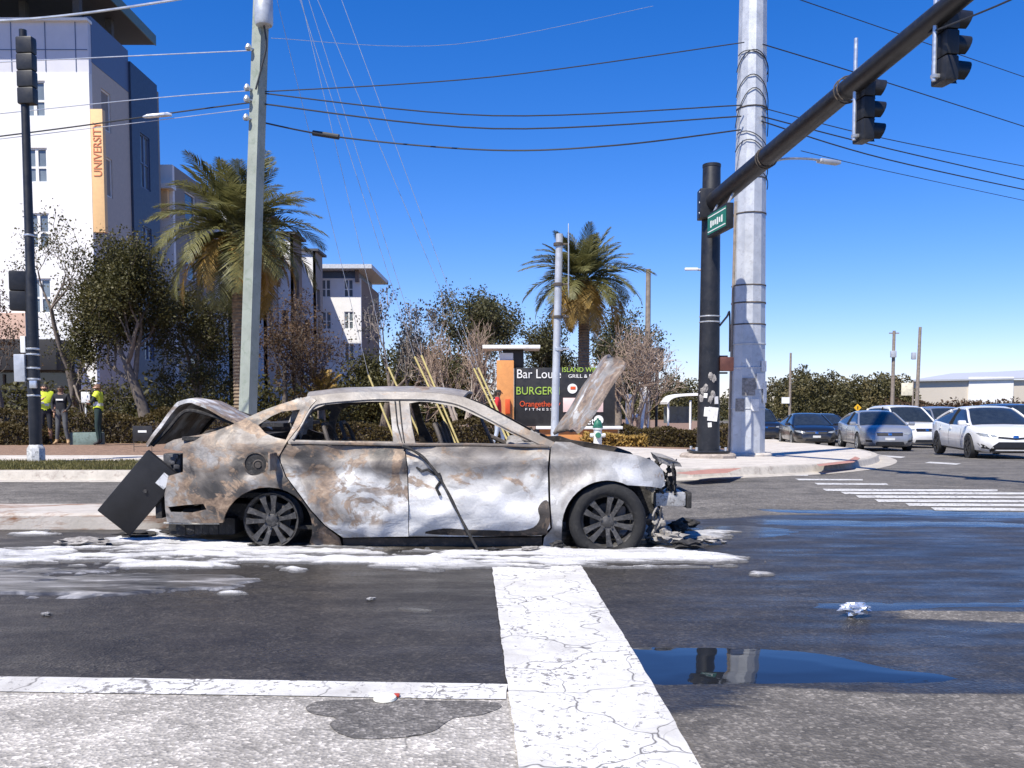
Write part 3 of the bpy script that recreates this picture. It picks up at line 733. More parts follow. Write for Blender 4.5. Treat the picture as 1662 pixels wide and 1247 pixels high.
# windscreen header and rear shelf cross-members, floor, firewall
m = MB()
def cross(px, py, d, py2=None):
    a = at(px, py, YN + inset(px, py) + .03); m.box((a.x, YC, a.z), (d[0], 2 * (YC - a.y), d[1]))
cross(430, 690, (.30, .03)); cross(905, 735, (.25, .05)); cross(345, 712, (.5, .03))
fl = at(700, 868, YC); m.box((fl.x, YC, .16), (2.3, 1.5, .03)); m.box((at(400, 800, YC).x, YC, .42), (.8, 1.4, .04)); [m.bbox((at(290 + 13 * q, 862, 7.8).x, YC + .05 * noise.noise((q * 1.3, 0, 0)), .15 + .03 * noise.noise((q, 2, 0))), (.09, 1.22 + .1 * noise.noise((q * 2, 0, 3)), .15), .03, rot=Matrix.Rotation(.3 * noise.noise((q * 1.7, 5, 0)), 3, 'Y')) for q in range(8)]  # row of dark lumps added to stand for the shadow below the tail
m.box((at(893, 800, YC).x, YC, .5), (.04, 1.45, .62)); m.box((at(470, 800, YC).x, YC, .5), (.05, 1.3, .6)); m.box((at(300, 800, YC).x, YC, .45), (.05, 1.25, .46))
m.box((at(985, 800, YC).x, YC, .33), (.85, .75, .35))
for X0, X1, hz in ((at(372, 800, YN).x, at(500, 800, YN).x, .6), (at(925, 800, YN).x, at(1050, 800, YN).x, .66)):
    for s in (-1, 1): m.box(((X0 + X1) / 2 - .03, YC + s * .43, hz - .02), (X1 - X0 - .06, .46, .03)); m.box(((X0 + X1) / 2, YC + s * .36, .34), (X1 - X0, .03, .5))
m.build('floor_bulkheads_and_shadow_fill', M_char, root)
# cabin remains: seat frames, dashboard, steering wheel
for px, nm in ((600, 'seat_frame'), (768, 'seat_frame')):
    for yy in (7.85, 8.65):
        m = MB(); b0 = at(px, 868, 8.28); X = b0.x
        for s in (-.2, .2):
            m.tube(catmull([(X + .28, yy + s, .42), (X - .05, yy + s, .40), (X - .16, yy + s, .62), (X - .26, yy + s * .9, .92), (X - .3, yy + s * .5, 1.0)], 4), .018, 6)
        m.tube([(X - .3, yy - .1, 1.0), (X - .3, yy + .1, 1.0)], .018, 6); m.box((X + .1, yy, .38), (.42, .42, .05))
        for k in range(4): m.tube([(X - .12 - .05 * k, yy - .19, .55 + .1 * k), (X - .12 - .05 * k, yy + .19, .55 + .1 * k)], .008, 5)
        m.build(nm, M_inner, root)
m = MB(); da = at(868, 722, YC)
for k in range(11):
    yy = 7.7 + k * .115
    m.bbox((da.x - .12 + .03 * rng.random(), yy, .74 + .04 * rng.random()), (.3, .12, .2), .03, rot=Matrix.Rotation(rng.uniform(-.3, .3), 3, 'Y'))
m.build('dashboard', M_ash, root)
m = MB(); c0 = Vector((da.x - .42, 8.65, .88)); rot = Matrix.Rotation(R(65), 3, 'Y')
m.tube([c0 + rot @ Vector((.17 * math.cos(a), .17 * math.sin(a), 0)) for a in [i * math.pi / 10 for i in range(21)]], .012, 6, caps=False)
m.tube([c0, c0 + Vector((.4, 0, -.18))], .02, 6)
for a in (0, 2.1, 4.2): m.tube([c0, c0 + rot @ Vector((.17 * math.cos(a), .17 * math.sin(a), 0))], .01, 5)
m.build('steering_wheel', M_inner, root)
m = crumple(at(862, 722, 7.85), (.07, .05, .05), 4.4); m.build('mirror_stub', M_ash, root)
m = crumple(at(488, 714, 7.8), (.08, .1, .14), 9.1); m.build('seat_ash', M_ash, root)

# raised, twisted hood
def sheet(rowA, rowB, nu, nv, f, th, name, mat, parent):
    vs = []
    for i in range(nu + 1):
        t = i / nu
        a = Vector(rowA(t)); b_ = Vector(rowB(t))
        for j in range(nv + 1):
            s = j / nv; vs.append(a.lerp(b_, s) + Vector(f(t, s)))
    tri = []
    for i in range(nu):
        for j in range(nv):
            q = i * (nv + 1) + j; tri += [(q, q + 1, q + nv + 2), (q, q + nv + 2, q + nv + 1)]
    v2, f2 = solid_sheet(vs, tri, lambda i: vs[i] + Vector(th))
    return MB().add(v2, f2).build(name, mat, parent, smooth=60)
def poly_at(P):
    def g(t):
        k = t * (len(P) - 1); i = min(int(k), len(P) - 2); u = k - i
        return Vector(P[i]).lerp(Vector(P[i + 1]), u)
    return g
nearE = [at(x, y, Y) for x, y, Y in catmull([(934, 701, 7.72), (944, 694, 7.72), (962, 672, 7.73), (985, 636, 7.76), (1004, 608, 7.82), (1014, 592, 7.9), (1006, 583, 8.0)], 4)]
farE = [at(x, y, Y) for x, y, Y in catmull([(897, 704, 8.7), (907, 688, 8.7), (926, 659, 8.68), (950, 622, 8.66), (970, 594, 8.6), (980, 582, 8.55), (990, 578, 8.45)], 4)]
hd = sheet(poly_at(nearE), poly_at(farE), 26, 16,
      lambda t, s: (.05 * math.sin(s * 3.1) * (1 - t) - .05 * math.sin(math.pi * s) * (.4 + t) + .012 * noise.noise((t * 5, s * 5, 1)), 0, .035 * math.sin(math.pi * s) * (1 - .6 * t) + .018 * noise.noise((t * 4, s * 4, 7)) + .03 * math.cos(s * 6.3) * (.15 + .3 * t)),
      (.014, 0, -.02), 'hood', M_hood, root)
m = MB()
for s in (.3, .55, .8):
    m.tube([poly_at(nearE)(t).lerp(poly_at(farE)(t), s) + Vector((.03, 0, -.02)) for t in [k / 8 for k in range(1, 9)]], .018, 6)
m.build('hood_rib', M_inner, hd)
# boot lid, sprung open and bent
lidp = catmull([(384, 686), (368, 678), (340, 663), (318, 652), (303, 648), (291, 650), (281, 658), (262, 682), (246, 704), (236, 720)], 4)
lp = lambda Y, k: poly_at([at(831 + (x - 831) * 1.0, y, 7.72) + Vector((0, Y - 7.72, k)) for x, y in lidp])
sheet(lp(7.72, 0), lp(8.84, .0), 36, 12, lambda t, s: (.012 * noise.noise((t * 6, s * 4, 3)), .04 * (1 - 2 * s) * math.sin(t * 3), .035 * math.sin(math.pi * s) + .015 * noise.noise((t * 7, s * 3, 5)) - .06 * s), (.012, 0, -.03), 'boot_lid', M_bh, root)
for yy in (7.78, 8.78):
    m = MB(); m.tube(catmull([(at(384, 690, 7.72).x, yy, at(384, 690, 7.72).z), (at(330, 672, 7.72).x, yy, at(330, 672, 7.72).z), (at(296, 668, 7.72).x, yy, at(296, 668, 7.72).z), (at(268, 697, 7.72).x, yy, at(268, 697, 7.72).z), (at(243, 724, 7.72).x, yy, at(243, 724, 7.72).z)], 4), [.016] * 17, 6)
    m.build('lid_frame', M_char, root)
m = MB(); m.tube(catmull([at(372, 693, 7.85), at(340, 700, 7.85), at(322, 712, 7.85)], 4), .012, 6); m.build('lid_hinge', M_inner, root); m = MB(); m.tube(catmull([at(380, 690, 8.7), at(350, 700, 8.7), at(325, 716, 8.7)], 4), .012, 6); m.build('lid_hinge', M_inner, root)
# tail lamp cavity
m = MB(); c0 = at(283, 752, 7.72); m.bbox(c0, (.15, .12, .17), .02)
for k in range(5): m.bbox(c0 + Vector((rng.uniform(-.06, .06), -.07, rng.uniform(-.07, .07))), (.05, .03, .04), .01, rz=rng.uniform(-1, 1))
m.build('tail_lamp_housing', simple('melted_lamp', (.07, .07, .075), .5, var=.4, scale=20, bs=.5, dirt=(.05, .05, .05)), root)
m = MB(); m.tube([at(x, y, 7.62) for x, y in ((266, 849), (300, 850), (356, 850))], .008, 6); m.build('bumper_lip', M_alu, root)
# fuel filler
c0 = at(415, 753, YN + inset(415, 753)); fl_ = thing('fuel_filler', None, None, c0); fl_.parent = root; fl_.matrix_parent_inverse = Matrix.Translation(-root.location)
m = MB(); m.lathe([(.092, .0), (.088, .05), (.03, .07), (0, .07)], 24, c0, 'Y'); m.build('filler_bowl', M_char, fl_)
m = MB(); m.lathe([(.096, .004), (.098, -.006), (.086, -.008), (.084, .004)], 28, c0, 'Y', closed=True); m.lathe([(.0, -.01), (.024, -.01), (.026, .05)], 16, c0 + Vector((.02, .0, -.01)), 'Y'); m.lathe([(.044, .03), (.045, .0), (.036, -.004), (.035, .03)], 20, c0 + Vector((.02, .0, -.01)), 'Y', closed=True); m.build('filler_neck', M_inner, fl_)
m = MB(); m.bbox(c0 + Vector((.15, -.05, .02)), (.02, .13, .14), .008, rz=R(-12)); m.box(c0 + Vector((.12, -.012, .0)), (.06, .014, .03)); m.build('filler_flap', M_bq, fl_)
# door handle stump, cable
m = crumple(at(714, 790, YN + .03), (.03, .02, .06), 2.2); a0 = at(712, 770, YN + .02)
m.tube([at(x, y, YN + .01) for x, y in ((676, 758), (684, 765), (694, 762), (706, 770), (722, 764), (728, 774))], .012, 6); m.tube([at(x, y, YN - .02) for x, y in ((712, 768), (716, 780), (708, 792), (714, 804))], .014, 6)
m.build('door_handle', M_char, fd)
m = MB(); m.tube([at(x, y, Y) for x, y, Y in catmull([(653, 724, 7.40), (668, 730, 7.385), (686, 742, 7.375), (702, 760, 7.365), (716, 780, 7.35), (730, 806, 7.33), (748, 842, 7.30), (765, 874, 7.27), (779, 899, 7.25)], 4)], [.012 + .002 * math.sin(i) for i in range(33)], 7); m.build('hanging_cable', M_char, root)
# engine remains, lamp carrier, bumper beam
m = MB()
for k in range(26):
    c0 = at(rng.uniform(945, 1055), rng.uniform(742, 775), 8.28); m.bbox((c0.x, rng.uniform(7.95, 8.7), c0.z - .03), (rng.uniform(.06, .2), rng.uniform(.06, .2), rng.uniform(.05, .14)), .015, rot=Matrix.Rotation(rng.uniform(-.6, .6), 3, 'Y') @ Matrix.Rotation(rng.uniform(-.6, .6), 3, 'X'))
m.build('engine', M_inner, root)
m = MB()
for k in range(9):
    x0 = rng.uniform(1068, 1098); m.tube(catmull([at(x0 + rng.uniform(-8, 8), 748 + j * 13 + rng.uniform(-4, 4), 7.62 + rng.uniform(0, .25)) for j in range(5)], 3), [rng.uniform(.006, .018)] * 13, 6)
for k in range(8):
    m.bbox(at(rng.uniform(1064, 1096), rng.uniform(752, 800), 7.7 + rng.uniform(0, .2)), (rng.uniform(.03, .09), .05, rng.uniform(.03, .08)), .01, rot=Matrix.Rotation(rng.uniform(-.8, .8), 3, 'Y'))
m.build('lamp_carrier', M_char, root)
m = MB(); vs = [at(x, y, Y) for x, y, Y in ((1066, 741, 7.66), (1084, 744, 7.62), (1104, 752, 7.66), (1107, 758, 7.7), (1086, 756, 7.64), (1070, 751, 7.62))]
m.prism(vs, (0, .35, .02)); m.build('lamp_cover', M_ash, root)
m = MB(); bx0 = at(1066, 812, 7.62); bx1 = at(1112, 812, 7.7)
m.bbox(((bx0.x + bx1.x) / 2, YC, bx0.z), (bx1.x - bx0.x, 1.22, .115), .012); m.build('bumper_beam', M_alu, root)
m = MB(); m.bbox((bx1.x + .03, YC, bx1.z), (.045, 1.2, .135), .01); m.build('beam_pad', M_char, root)
m = crumple(at(1060, 800, 7.66), (.07, .06, .06), 5.5); m.build('headlamp_bracket', M_ash, root)
m = MB()
for k in range(14):
    p = at(rng.uniform(1052, 1080), rng.uniform(835, 890), 7.75 + rng.uniform(-.1, .5)); m.bbox(p, (rng.uniform(.04, .12), rng.uniform(.03, .12), rng.uniform(.02, .08)), .012, rot=Matrix.Rotation(rng.uniform(-1, 1), 3, 'Y') @ Matrix.Rotation(rng.uniform(-1, 1), 3, 'Z'))
for k in range(5): m.tube(catmull([at(1062 + rng.uniform(-4, 14), 825 + 13 * j + rng.uniform(-3, 3), 7.6 + rng.uniform(0, .2)) for j in range(5)], 3), .01, 5)
m.build('melted_bumper', M_ash, root)

# wheels
def wheel(c, tyre, seed, sgn=-1):
    w = thing('wheel', None, None, c); w.parent = root; w.matrix_parent_inverse = Matrix.Translation(-root.location)
    s = sgn   # -1: face towards the camera
    m = MB()
    m.lathe([(.222, .0 * s), (.224, -.012 * s + .0), (.214, .012 * s * -1), (.198, .03 * -s), (.19, .1 * -s), (.2, .17 * -s), (.222, .185 * -s), (.222, .17 * -s), (.205, .15 * -s), (.205, .04 * -s)], 48, c, 'Y', closed=True)
    for k in range(10):
        a = 2 * math.pi * k / 10 + seed; tw = .16 * (1 if k % 2 else -1)
        pts = []
        for r, wd, d in ((.04, .026, .035), (.09, .020, .022), (.15, .024, .012), (.205, .034, .010)):
            aa = a + tw * (r - .04) / .16 * .55; ca, sa = math.cos(aa), math.sin(aa)
            for e in (-1, 1):
                for dd in (0, .028): pts.append(Vector((r * ca - e * wd * sa * .8, s * (-d) * 1.0 + -s * dd, r * sa + e * wd * ca * .8)) + Vector(c))
        fs = []
        for i in range(3):
            o = i * 4; fs += [(o, o + 4, o + 6, o + 2), (o + 1, o + 3, o + 7, o + 5), (o, o + 1, o + 5, o + 4), (o + 2, o + 6, o + 7, o + 3)]
        fs += [(0, 2, 3, 1), (12, 13, 15, 14)]; m.add(pts, fs)
    m.lathe([(.0, .018 * -s), (.03, .018 * -s), (.05, .026 * -s), (.058, .06 * -s)], 20, c, 'Y')
    for k in range(5):
        a = 2 * math.pi * k / 5 + seed; q = Vector(c) + Vector((.057 * math.cos(a), 0, .057 * math.sin(a))); m.lathe([(0, .012 * -s), (.009, .012 * -s), (.01, .05 * -s)], 8, q, 'Y')
    m.build('rim', M_rim, w, smooth=40)
    m = MB(); m.lathe([(.0, .10 * -s), (.14, .10 * -s), (.14, .125 * -s), (0, .125 * -s)], 28, c, 'Y'); m.bbox(Vector(c) + Vector((.11, -s * .1, .06)), (.08, .09, .13), .02); m.build('brake_disc', M_inner, w)
    if tyre:
        prof = [(.212, .008), (.235, -.012), (.27, -.016), (.298, .0), (.312, .03), (.315, .09), (.312, .15), (.298, .185), (.27, .2), (.235, .196), (.212, .18)]
        m = MB(); m.lathe([(r, -s * h) for r, h in prof], 56, (0, 0, 0), 'Y', closed=True)
        out = []
        for x, y, z in m.v:
            r = math.hypot(x, z)
            lim = -(c[2] - .006)
            if z < lim + .05:
                k = (lim + .05 - z); z = max(z, lim); bul = 1 + k * 2.4
                ym = -s * .092; y = ym + (y - ym) * min(bul, 1.35); x *= 1 + k * .45
            z += .006 * noise.noise((x * 9, y * 9, z * 9 + seed)); z = max(z, lim)
            out.append((x + c[0], y + c[1], z + c[2]))
        m.v = out; m.build('tyre', M_tyre, w, smooth=50)
    else:
        m = crumple((c[0], c[1] - s * .1, .004), (.24, .1, .015), seed + 3); m.build('tyre_remains', M_char, w)
    return w
fc = at(987, 849, 7.40); rc = at(438.6, 845.6, 7.40)
wheel((fc.x, fc.y + .0, max(.222, fc.z)), True, .3); wheel((rc.x, rc.y + .02, .232), False, .75)
wheel((fc.x, 2 * YC - fc.y, .222), True, .5, 1); wheel((rc.x, 2 * YC - rc.y, .232), False, .2, 1)
# axle pieces under the tail
m = MB(); m.tube([(rc.x, 7.5, .22), (rc.x, 9.0, .22)], .035, 8); m.bbox((rc.x - .35, YC, .26), (.7, 1.0, .16), .05); m.build('rear_axle', M_char, root)
m = MB(); m.bbox((at(315, 870, 7.8).x, 8.3, .24), (.2, 1.0, .1), .03); m.build('rear_crossmember', M_char, root)

# black slab propped against the tail
c0 = (at(162, 828, 7.62) + at(249, 732, 7.62) + at(207, 866, 7.62) + at(286, 776, 7.62)) / 4
rotp = Matrix.Rotation(R(12), 3, 'X') @ Matrix.Rotation(R(-47.5), 3, 'Y')
pt = thing('fallen_panel', 'flat black rectangular panel with a white sticker propped against the wreck tail', 'panel', Vector((c0.x, c0.y, .02)))
m = MB(); m.bbox(c0, (.70, .045, .335), .012, rot=rotp); m.build('board', M_blk, pt)
m = MB(); m.box(c0 + rotp @ Vector((.235, -.026, -.09)), (.12, .004, .085), rot=rotp); m.build('sticker', M_stk, pt)
m = MB(); m.lathe([(.0, -.006), (.016, -.006), (.018, 0)], 12, c0 + rotp @ Vector((.06, -.024, -.03)), 'Y'); m.build('bolt_hole', M_char, pt)
# charred lumps on the ground around the front and tail
deb = [(1085, 884, .13, .045, 'largest charred lump below the front bumper beam'), (1118, 893, .12, .03, 'flat charred scrap lying just ahead of the front wheel'), (1098, 870, .08, .05, 'charred lump behind the scraps ahead of the front wheel'), (1150, 884, .09, .025, 'black flake farthest ahead of the wreck'), (1112, 858, .1, .04, 'charred lump farthest back ahead of the wreck'),
       (800, 898, .06, .015, 'small black flake below the hanging cable end'), (862, 897, .07, .02, 'small black flake by the sill behind the front wheel'), (905, 893, .05, .03, 'small charred lump touching the front tyre'), (225, 876, .16, .03, 'charred scrap below the propped black panel'), (130, 888, .2, .03, 'long charred scrap on the foam left of the propped panel'), (290, 872, .14, .03, 'charred scrap under the wreck tail')]
for i, (px, py, r, h, lab) in enumerate(deb):
    setp(crumple(G(px, py) + Vector((0, 0, .008)), (r, r * .6, h), i * 1.7, n=2).build('charred_lump', M_char if i % 3 else M_ash, smooth=0), lab, 'debris', 'charred debris around the wreck', 'thing')

# ================================================================== STREET FURNITURE AND BUILDINGS
M_steel = simple('galvanised_steel', (.5, .52, .55), .5, metal=.35, var=.14, scale=3.5, bs=.08, bscale=20, dirt=(.4, .41, .43))
M_dark = simple('black_pole_paint', (.012, .0125, .015), .45, var=.35, scale=4, bs=.08, bscale=30, dirt=(.024, .024, .027))
M_paper = simple('paper', (.72, .71, .68), .8, var=.15, dirt=(.5, .48, .45))
M_green_pole = simple('concrete_pole', (.29, .32, .28), .8, var=.14, scale=2, bs=.2, bscale=40, dirt=(.2, .24, .19))
M_silver = simple('silver_fitting', (.6, .61, .62), .35, metal=.7, var=.15, scale=12)
M_wire = simple('cable', (.03, .032, .036), .6, var=.2)
M_wirel = simple('bare_cable', (.5, .52, .55), .4, metal=.5, var=.1)
M_yel = simple('yellow_plastic', (.6, .5, .2), .5, var=.15, scale=5, dirt=(.45, .37, .16))
M_lens = simple('dark_lens', (.03, .03, .03), .15)
M_white = simple('white_paint', (.78, .78, .76), .6, var=.06, scale=2)
M_wood = simple('weathered_wood', (.24, .2, .165), .85, var=.3, scale=6, bs=.4, bscale=30)
M_rusty = simple('brown_box', (.10, .035, .025), .6, var=.3)

def ring_band(c, r, h, n=24): return MB().lathe([(r, 0), (r + .012, .01), (r + .012, h - .01), (r, h)], n, c)
# ---- tall steel transmission pole
sb = G(1211, 740, .15); SY = sb.y
t = thing('steel_pole', 'huge faceted pale steel transmission pole with cables wrapped round it', 'pole', sb)
m = MB(); m.lathe([(.62, -.1), (.62, .05), (.58, .08)], 12, sb); m.build('footing', M_conc, t)
rad = lambda z: .44 - .0125 * (z)
topz = 22.0
zs = [.05, 1.1, 2.05, 2.6, 3.05, 3.55, 3.95, 5.6, 6.4, 8.0, 10.5, 14.0, topz]
for i in range(len(zs) - 1):
    m = MB(); k = .007 * (i % 2)
    m.lathe([(rad(zs[i]) + k, zs[i]), (rad(zs[i + 1]) + k, zs[i + 1] + .02)], 12, sb); m.build('shaft_section', M_steel, t, smooth=20)
for z in (1.1, 2.05, 2.6, 3.05, 3.55, 3.95, 5.6, 6.4, 8.0):
    ring_band(sb + Vector((0, 0, z)), rad(z) + .006, .035, 12).build('band', M_inner if z > 3 else M_steel, t)
# cables strapped round the shaft
for k, (z0, sw, ph) in enumerate(((6.2, .35, 0), (6.75, .5, .6), (7.15, .3, 1.1), (8.1, .6, .3), (8.75, .5, .2), (9.0, .25, .9), (7.5, .9, .1))):
    m = MB(); pts = []
    for i in range(15):
        a = math.pi * (1.0 + i / 14.0) + ph * .3; z = z0 + sw * math.sin(i / 14 * math.pi + ph); r = rad(z) + .03
        pts.append(sb + Vector((r * math.cos(a), r * math.sin(a), z)))
    m.tube(pts, .011, 6); m.build('strapped_cable', M_wire, t)
m = MB(); m.tube([sb + Vector((-rad(z) * .98, -.1, z)) for z in (.1, 2, 4, 5.9)], .035, 8); m.build('conduit', M_wood, t)
for (a, z, w, h) in ((-60, 1.75, .26, .36), (-38, 1.5, .2, .5), (-100, 1.62, .3, .4), (-125, 1.2, .22, .3), (-80, 1.2, .2, .28), (-45, 2.1, .22, .25)):
    q = R(a); r = rad(z) + .016; c0 = sb + Vector((r * math.cos(q), r * math.sin(q), z))
    m = MB(); m.box(c0, (.006, w, h), rz=q); m.build('flyer', M_paper if a > -90 else M_ash, t)
# luminaire on the pole
m = MB(); z = 6.85; m.tube(catmull([sb + Vector((.36, .05, z - .1)), sb + Vector((.8, .3, z + .12)), sb + Vector((1.5, .7, z + .24)), sb + Vector((1.9, .9, z + .25))], 5), .03, 8); m.build('lamp_arm', M_silver, t)
m = MB(); m.bbox(sb + Vector((2.15, 1.0, z + .24)), (.62, .2, .09), .03, rz=R(24)); m.build('lamp_head', M_steel, t)

# ---- black signal mast with its long arm
mb_ = G(1149, 743, .15); MX, MY, MZ = mb_
t = thing('signal_mast', 'black traffic signal mast with a long arm reaching towards the camera', 'signal mast', mb_)
m = MB(); m.lathe([(.62, -.08), (.62, .06), (.57, .10), (0, .10)], 10, mb_); m.build('footing', simple('rough_footing', (.33, .28, .24), .95, var=.35, scale=8, bs=.8, bscale=18), t)
m = MB(); m.bbox(mb_ + Vector((0, 0, .14)), (.78, .78, .05), .015); m.build('base_plate', M_dark, t)
for sx in (-1, 1):
    for sy in (-1, 1):
        m = MB(); m.cyl(mb_ + Vector((sx * .31, sy * .31, .16)), mb_ + Vector((sx * .31, sy * .31, .24)), .03, .03, 8); m.build('anchor_bolt', M_silver, t)
PH = 1.15 + (660 - 276) * MY / FPX - MZ
m = MB(); m.lathe([(.25, .16), (.235, 1.0), (.215, 3.0), (.19, PH - .03), (.18, PH)], 20, mb_); m.build('shaft', M_dark, t)
ring_band(mb_ + Vector((0, 0, PH - .06)), .185, .08, 20).build('cap', M_dark, t)
AZ = 1.15 + (660 - 338) * MY / FPX
ad = Vector((.137, -1, 0)).normalized()
def armp(s): return Vector((MX, MY, AZ)) + ad * s + Vector((0, 0, .085 * s - .0012 * s * s))
m = MB(); m.tube([armp(s) for s in (.12, .5, 2, 4, 6, 8, 10, 12.5)], [.205, .20, .185, .17, .155, .14, .125, .105], 16); m.build('arm', M_dark, t)
m = MB(); m.bbox(Vector((MX - .12, MY - .1, AZ - .02)), (.34, .36, .62), .02); m.build('arm_collar', M_dark, t)
for dz in (-.22, 0, .22):
    m = MB(); m.cyl((MX - .30, MY - .2, AZ + dz), (MX - .27, MY - .2, AZ + dz), .02, .02, 8); m.build('collar_bolt', M_silver, t)
for z in (2.92, 3.04): ring_band(mb_ + Vector((0, 0, z)), .217, .03, 20).build('silver_strap', M_silver, t)
m = MB(); m.bbox(mb_ + Vector((.36, -.02, 2.03)), (.3, .2, .3), .02); m.build('pedestrian_signal', M_rusty, t)
for z in (1.84, 2.2):
    m = MB(); m.tube([mb_ + Vector((.1, 0, z)), mb_ + Vector((.4, 0, z))], .02, 6); m.build('bracket', M_dark, t)
m = MB(); m.tube(catmull([mb_ + Vector((.2, -.05, 2.85)), mb_ + Vector((.36, -.05, 3.05)), mb_ + Vector((.43, 0, 3.12)), mb_ + Vector((.44, 0, 2.3))], 4), .022, 6); m.build('cable_loop', M_dark, t)
for (a, z, w, h) in ((-80, .95, .22, .3), (-110, 1.0, .12, .2), (-60, 1.25, .1, .16), (-95, .72, .08, .1), (-118, 1.35, .08, .1)):
    q = R(a); c0 = mb_ + Vector((.243 * math.cos(q), .243 * math.sin(q), z)); m = MB(); m.box(c0, (.006, w, h), rz=q, rot=Matrix.Rotation(q, 3, 'Z') @ Matrix.Rotation(rng.uniform(-.15, .15), 3, 'X')); m.build('torn_notice', M_paper, t)
for k in range(7):
    q = R(rng.uniform(-140, -40)); z = rng.uniform(1.0, 1.7); c0 = mb_ + Vector((.24 * math.cos(q), .24 * math.sin(q), z)); m = crumple(c0, (.05, .02, .08), k * 3.1, n=1); m.build('torn_scrap', M_ash, t)
for s in (2.9, 5.9):
    m = MB(); p = armp(s); 
    for d in (-.05, .05): m.tube([p + ad * d + Vector((.19 * math.cos(a), 0, .19 * math.sin(a))) for a in [i * math.pi / 8 for i in range(17)]], .012, 5, caps=False)
    m.build('arm_strap', M_inner, t)
# street-name sign hung under the arm
sg = armp(1.0) + Vector((-.16, 0, -.62))
t = thing('street_name_sign', 'green street-name sign in a dark frame hanging under the signal arm', 'sign', sg)
M_sgreen = simple('sign_green', (.02, .17, .11), .4, var=.12); rz = math.atan2(ad.y, ad.x)
m = MB(); m.bbox(sg, (1.15, .14, .5), .02, rz=rz); m.build('sign_box', M_dark, t)
nrm = Vector((ad.y, -ad.x, 0))   # faces left
if nrm.x > 0: nrm = -nrm
m = MB(); m.box(sg + nrm * .074, (1.05, .006, .4), rz=rz); m.build('sign_face', M_sgreen, t)
for dz, dt, wd in ((.13, 0, 1.0), (-.17, 0, 1.0)):
    m = MB(); m.box(sg + nrm * .079 + Vector((0, 0, dz + .02)), (wd, .004, .02), rz=rz); m.build('border', M_white, t)
for k in range(6):
    m = MB(); m.box(sg + nrm * .079 + ad * (-.32 + k * .125) + Vector((0, 0, -.01)), (.07, .004, .14 if k in (0, 3, 5) else .1), rz=rz); m.build('letter_stroke', M_white, t)
for d in (-.4, .4):
    m = MB(); m.tube([sg + ad * d + Vector((0, 0, .24)), sg + ad * d + Vector((.13, 0, .5))], .022, 6); m.build('hanger', M_silver, t)

# ---- traffic signal heads
def signal_head(name, label, top, axis, group=None, secs=3, tube=True, S=.315, visor=True):
    """three sections, lenses facing along axis"""
    ax = Vector(axis).normalized(); rz = math.atan2(ax.y, ax.x); side = Vector((-ax.y, ax.x, 0))
    t = thing(name, label, 'traffic signal', top, 0, group)
    for k in range(secs):
        c = Vector(top) + Vector((0, 0, -S * .52 - S * k))
        m = MB(); m.bbox(c, (.18, S * 1.03, S * .985), .03, rz=rz); m.build('housing', M_dark, t)
        if not visor: continue
        vis = MB(); n = 15; vs = []
        for i in range(n):
            a = -2.6 + 5.2 * i / (n - 1) + math.pi / 2
            for (L, r) in ((0.07, S * .45), (S * 1.03 - .10 * (1 - math.sin(a)) * .5, S * .425)):
                vs.append(c + ax * L + side * (r * math.cos(a)) + Vector((0, 0, r * math.sin(a))))
        tri = []
        for i in range(n - 1): q = 2 * i; tri += [(q, q + 1, q + 3), (q, q + 3, q + 2)]
        v2, f2 = solid_sheet(vs, tri, lambda i: c + (vs[i] - c) * .965); vis.add(v2, f2); vis.build('visor', M_dark, t, smooth=50)
        m = MB(); m.tube([c + ax * .09, c + ax * .115], [S * .4, S * .3], 16); m.build('lens', M_lens, t)
    if tube:
        m = MB(); m.tube([Vector(top) - ax * .15 + Vector((0, 0, .55)), Vector(top) - ax * .15 + Vector((0, 0, -S * secs + .02))], .03, 8); m.build('mount_tube', M_silver, t)
        for dz in (-.06, -S * secs + .08):
            m = MB(); m.bbox(Vector(top) - ax * .12 + Vector((0, 0, dz)), (.12, .08, .05), .01, rz=rz); m.build('mount_clamp', M_silver, t)
    return t
def arm_at_px(px):
    lo, hi = 0.0, 12.0
    for _ in range(40):
        s = (lo + hi) / 2; p = armp(s)
        if 831 + FPX * p.x / p.y < px: lo = s
        else: hi = s
    return s
for px, top, lab in ((1378, 138, 'dark traffic signal nearer the mast, on the middle of the arm'), (1503, 30, 'dark traffic signal nearer the camera, cut by the top edge')):
    s = arm_at_px(px); p = armp(s)
    signal_head('traffic_signal', lab, (p.x + .12, p.y + .02, 1.15 + (660 - top) * p.y / FPX), (1, .18, 0), 'traffic signals on the mast arm')

# ---- slim black pole at the left edge with its signal heads
lb = G(59, 750, .15); LY = lb.y
t = thing('signal_pole', 'slim black pole on the grass verge at the left edge', 'pole', lb)
ph = 1.15 + (660 - 66) * LY / FPX - lb.z
m = MB(); m.lathe([(.16, 0), (.16, .24), (.14, .28), (.115, .32)], 8, lb); m.build('base_cover', simple('pole_base_white', (.5, .5, .49), .7, var=.35, dirt=(.15, .15, .15)), t)
m = MB(); m.lathe([(.11, .28), (.105, 3.4), (.08, 3.5), (.065, ph)], 14, lb); m.build('shaft', M_dark, t)
for z in (1.2, 1.5, 1.7, 1.95, 2.05, 4.1): ring_band(lb + Vector((0, 0, z)), .107 if z < 3.4 else .078, .04, 14).build('strap', M_silver, t)
m = MB(); m.bbox(lb + Vector((-.2, -.05, 1.72)), (.2, .14, .5), .015); m.build('control_box', M_steel, t)
m = MB(); m.bbox(lb + Vector((-.14, -.06, 2.15)), (.09, .05, .3), .01); m.build('notice_plate', M_white, t)
m = MB(); m.bbox(lb + Vector((.06, -.14, 1.42)), (.12, .06, .14), .01); m.build('push_button', M_silver, t)
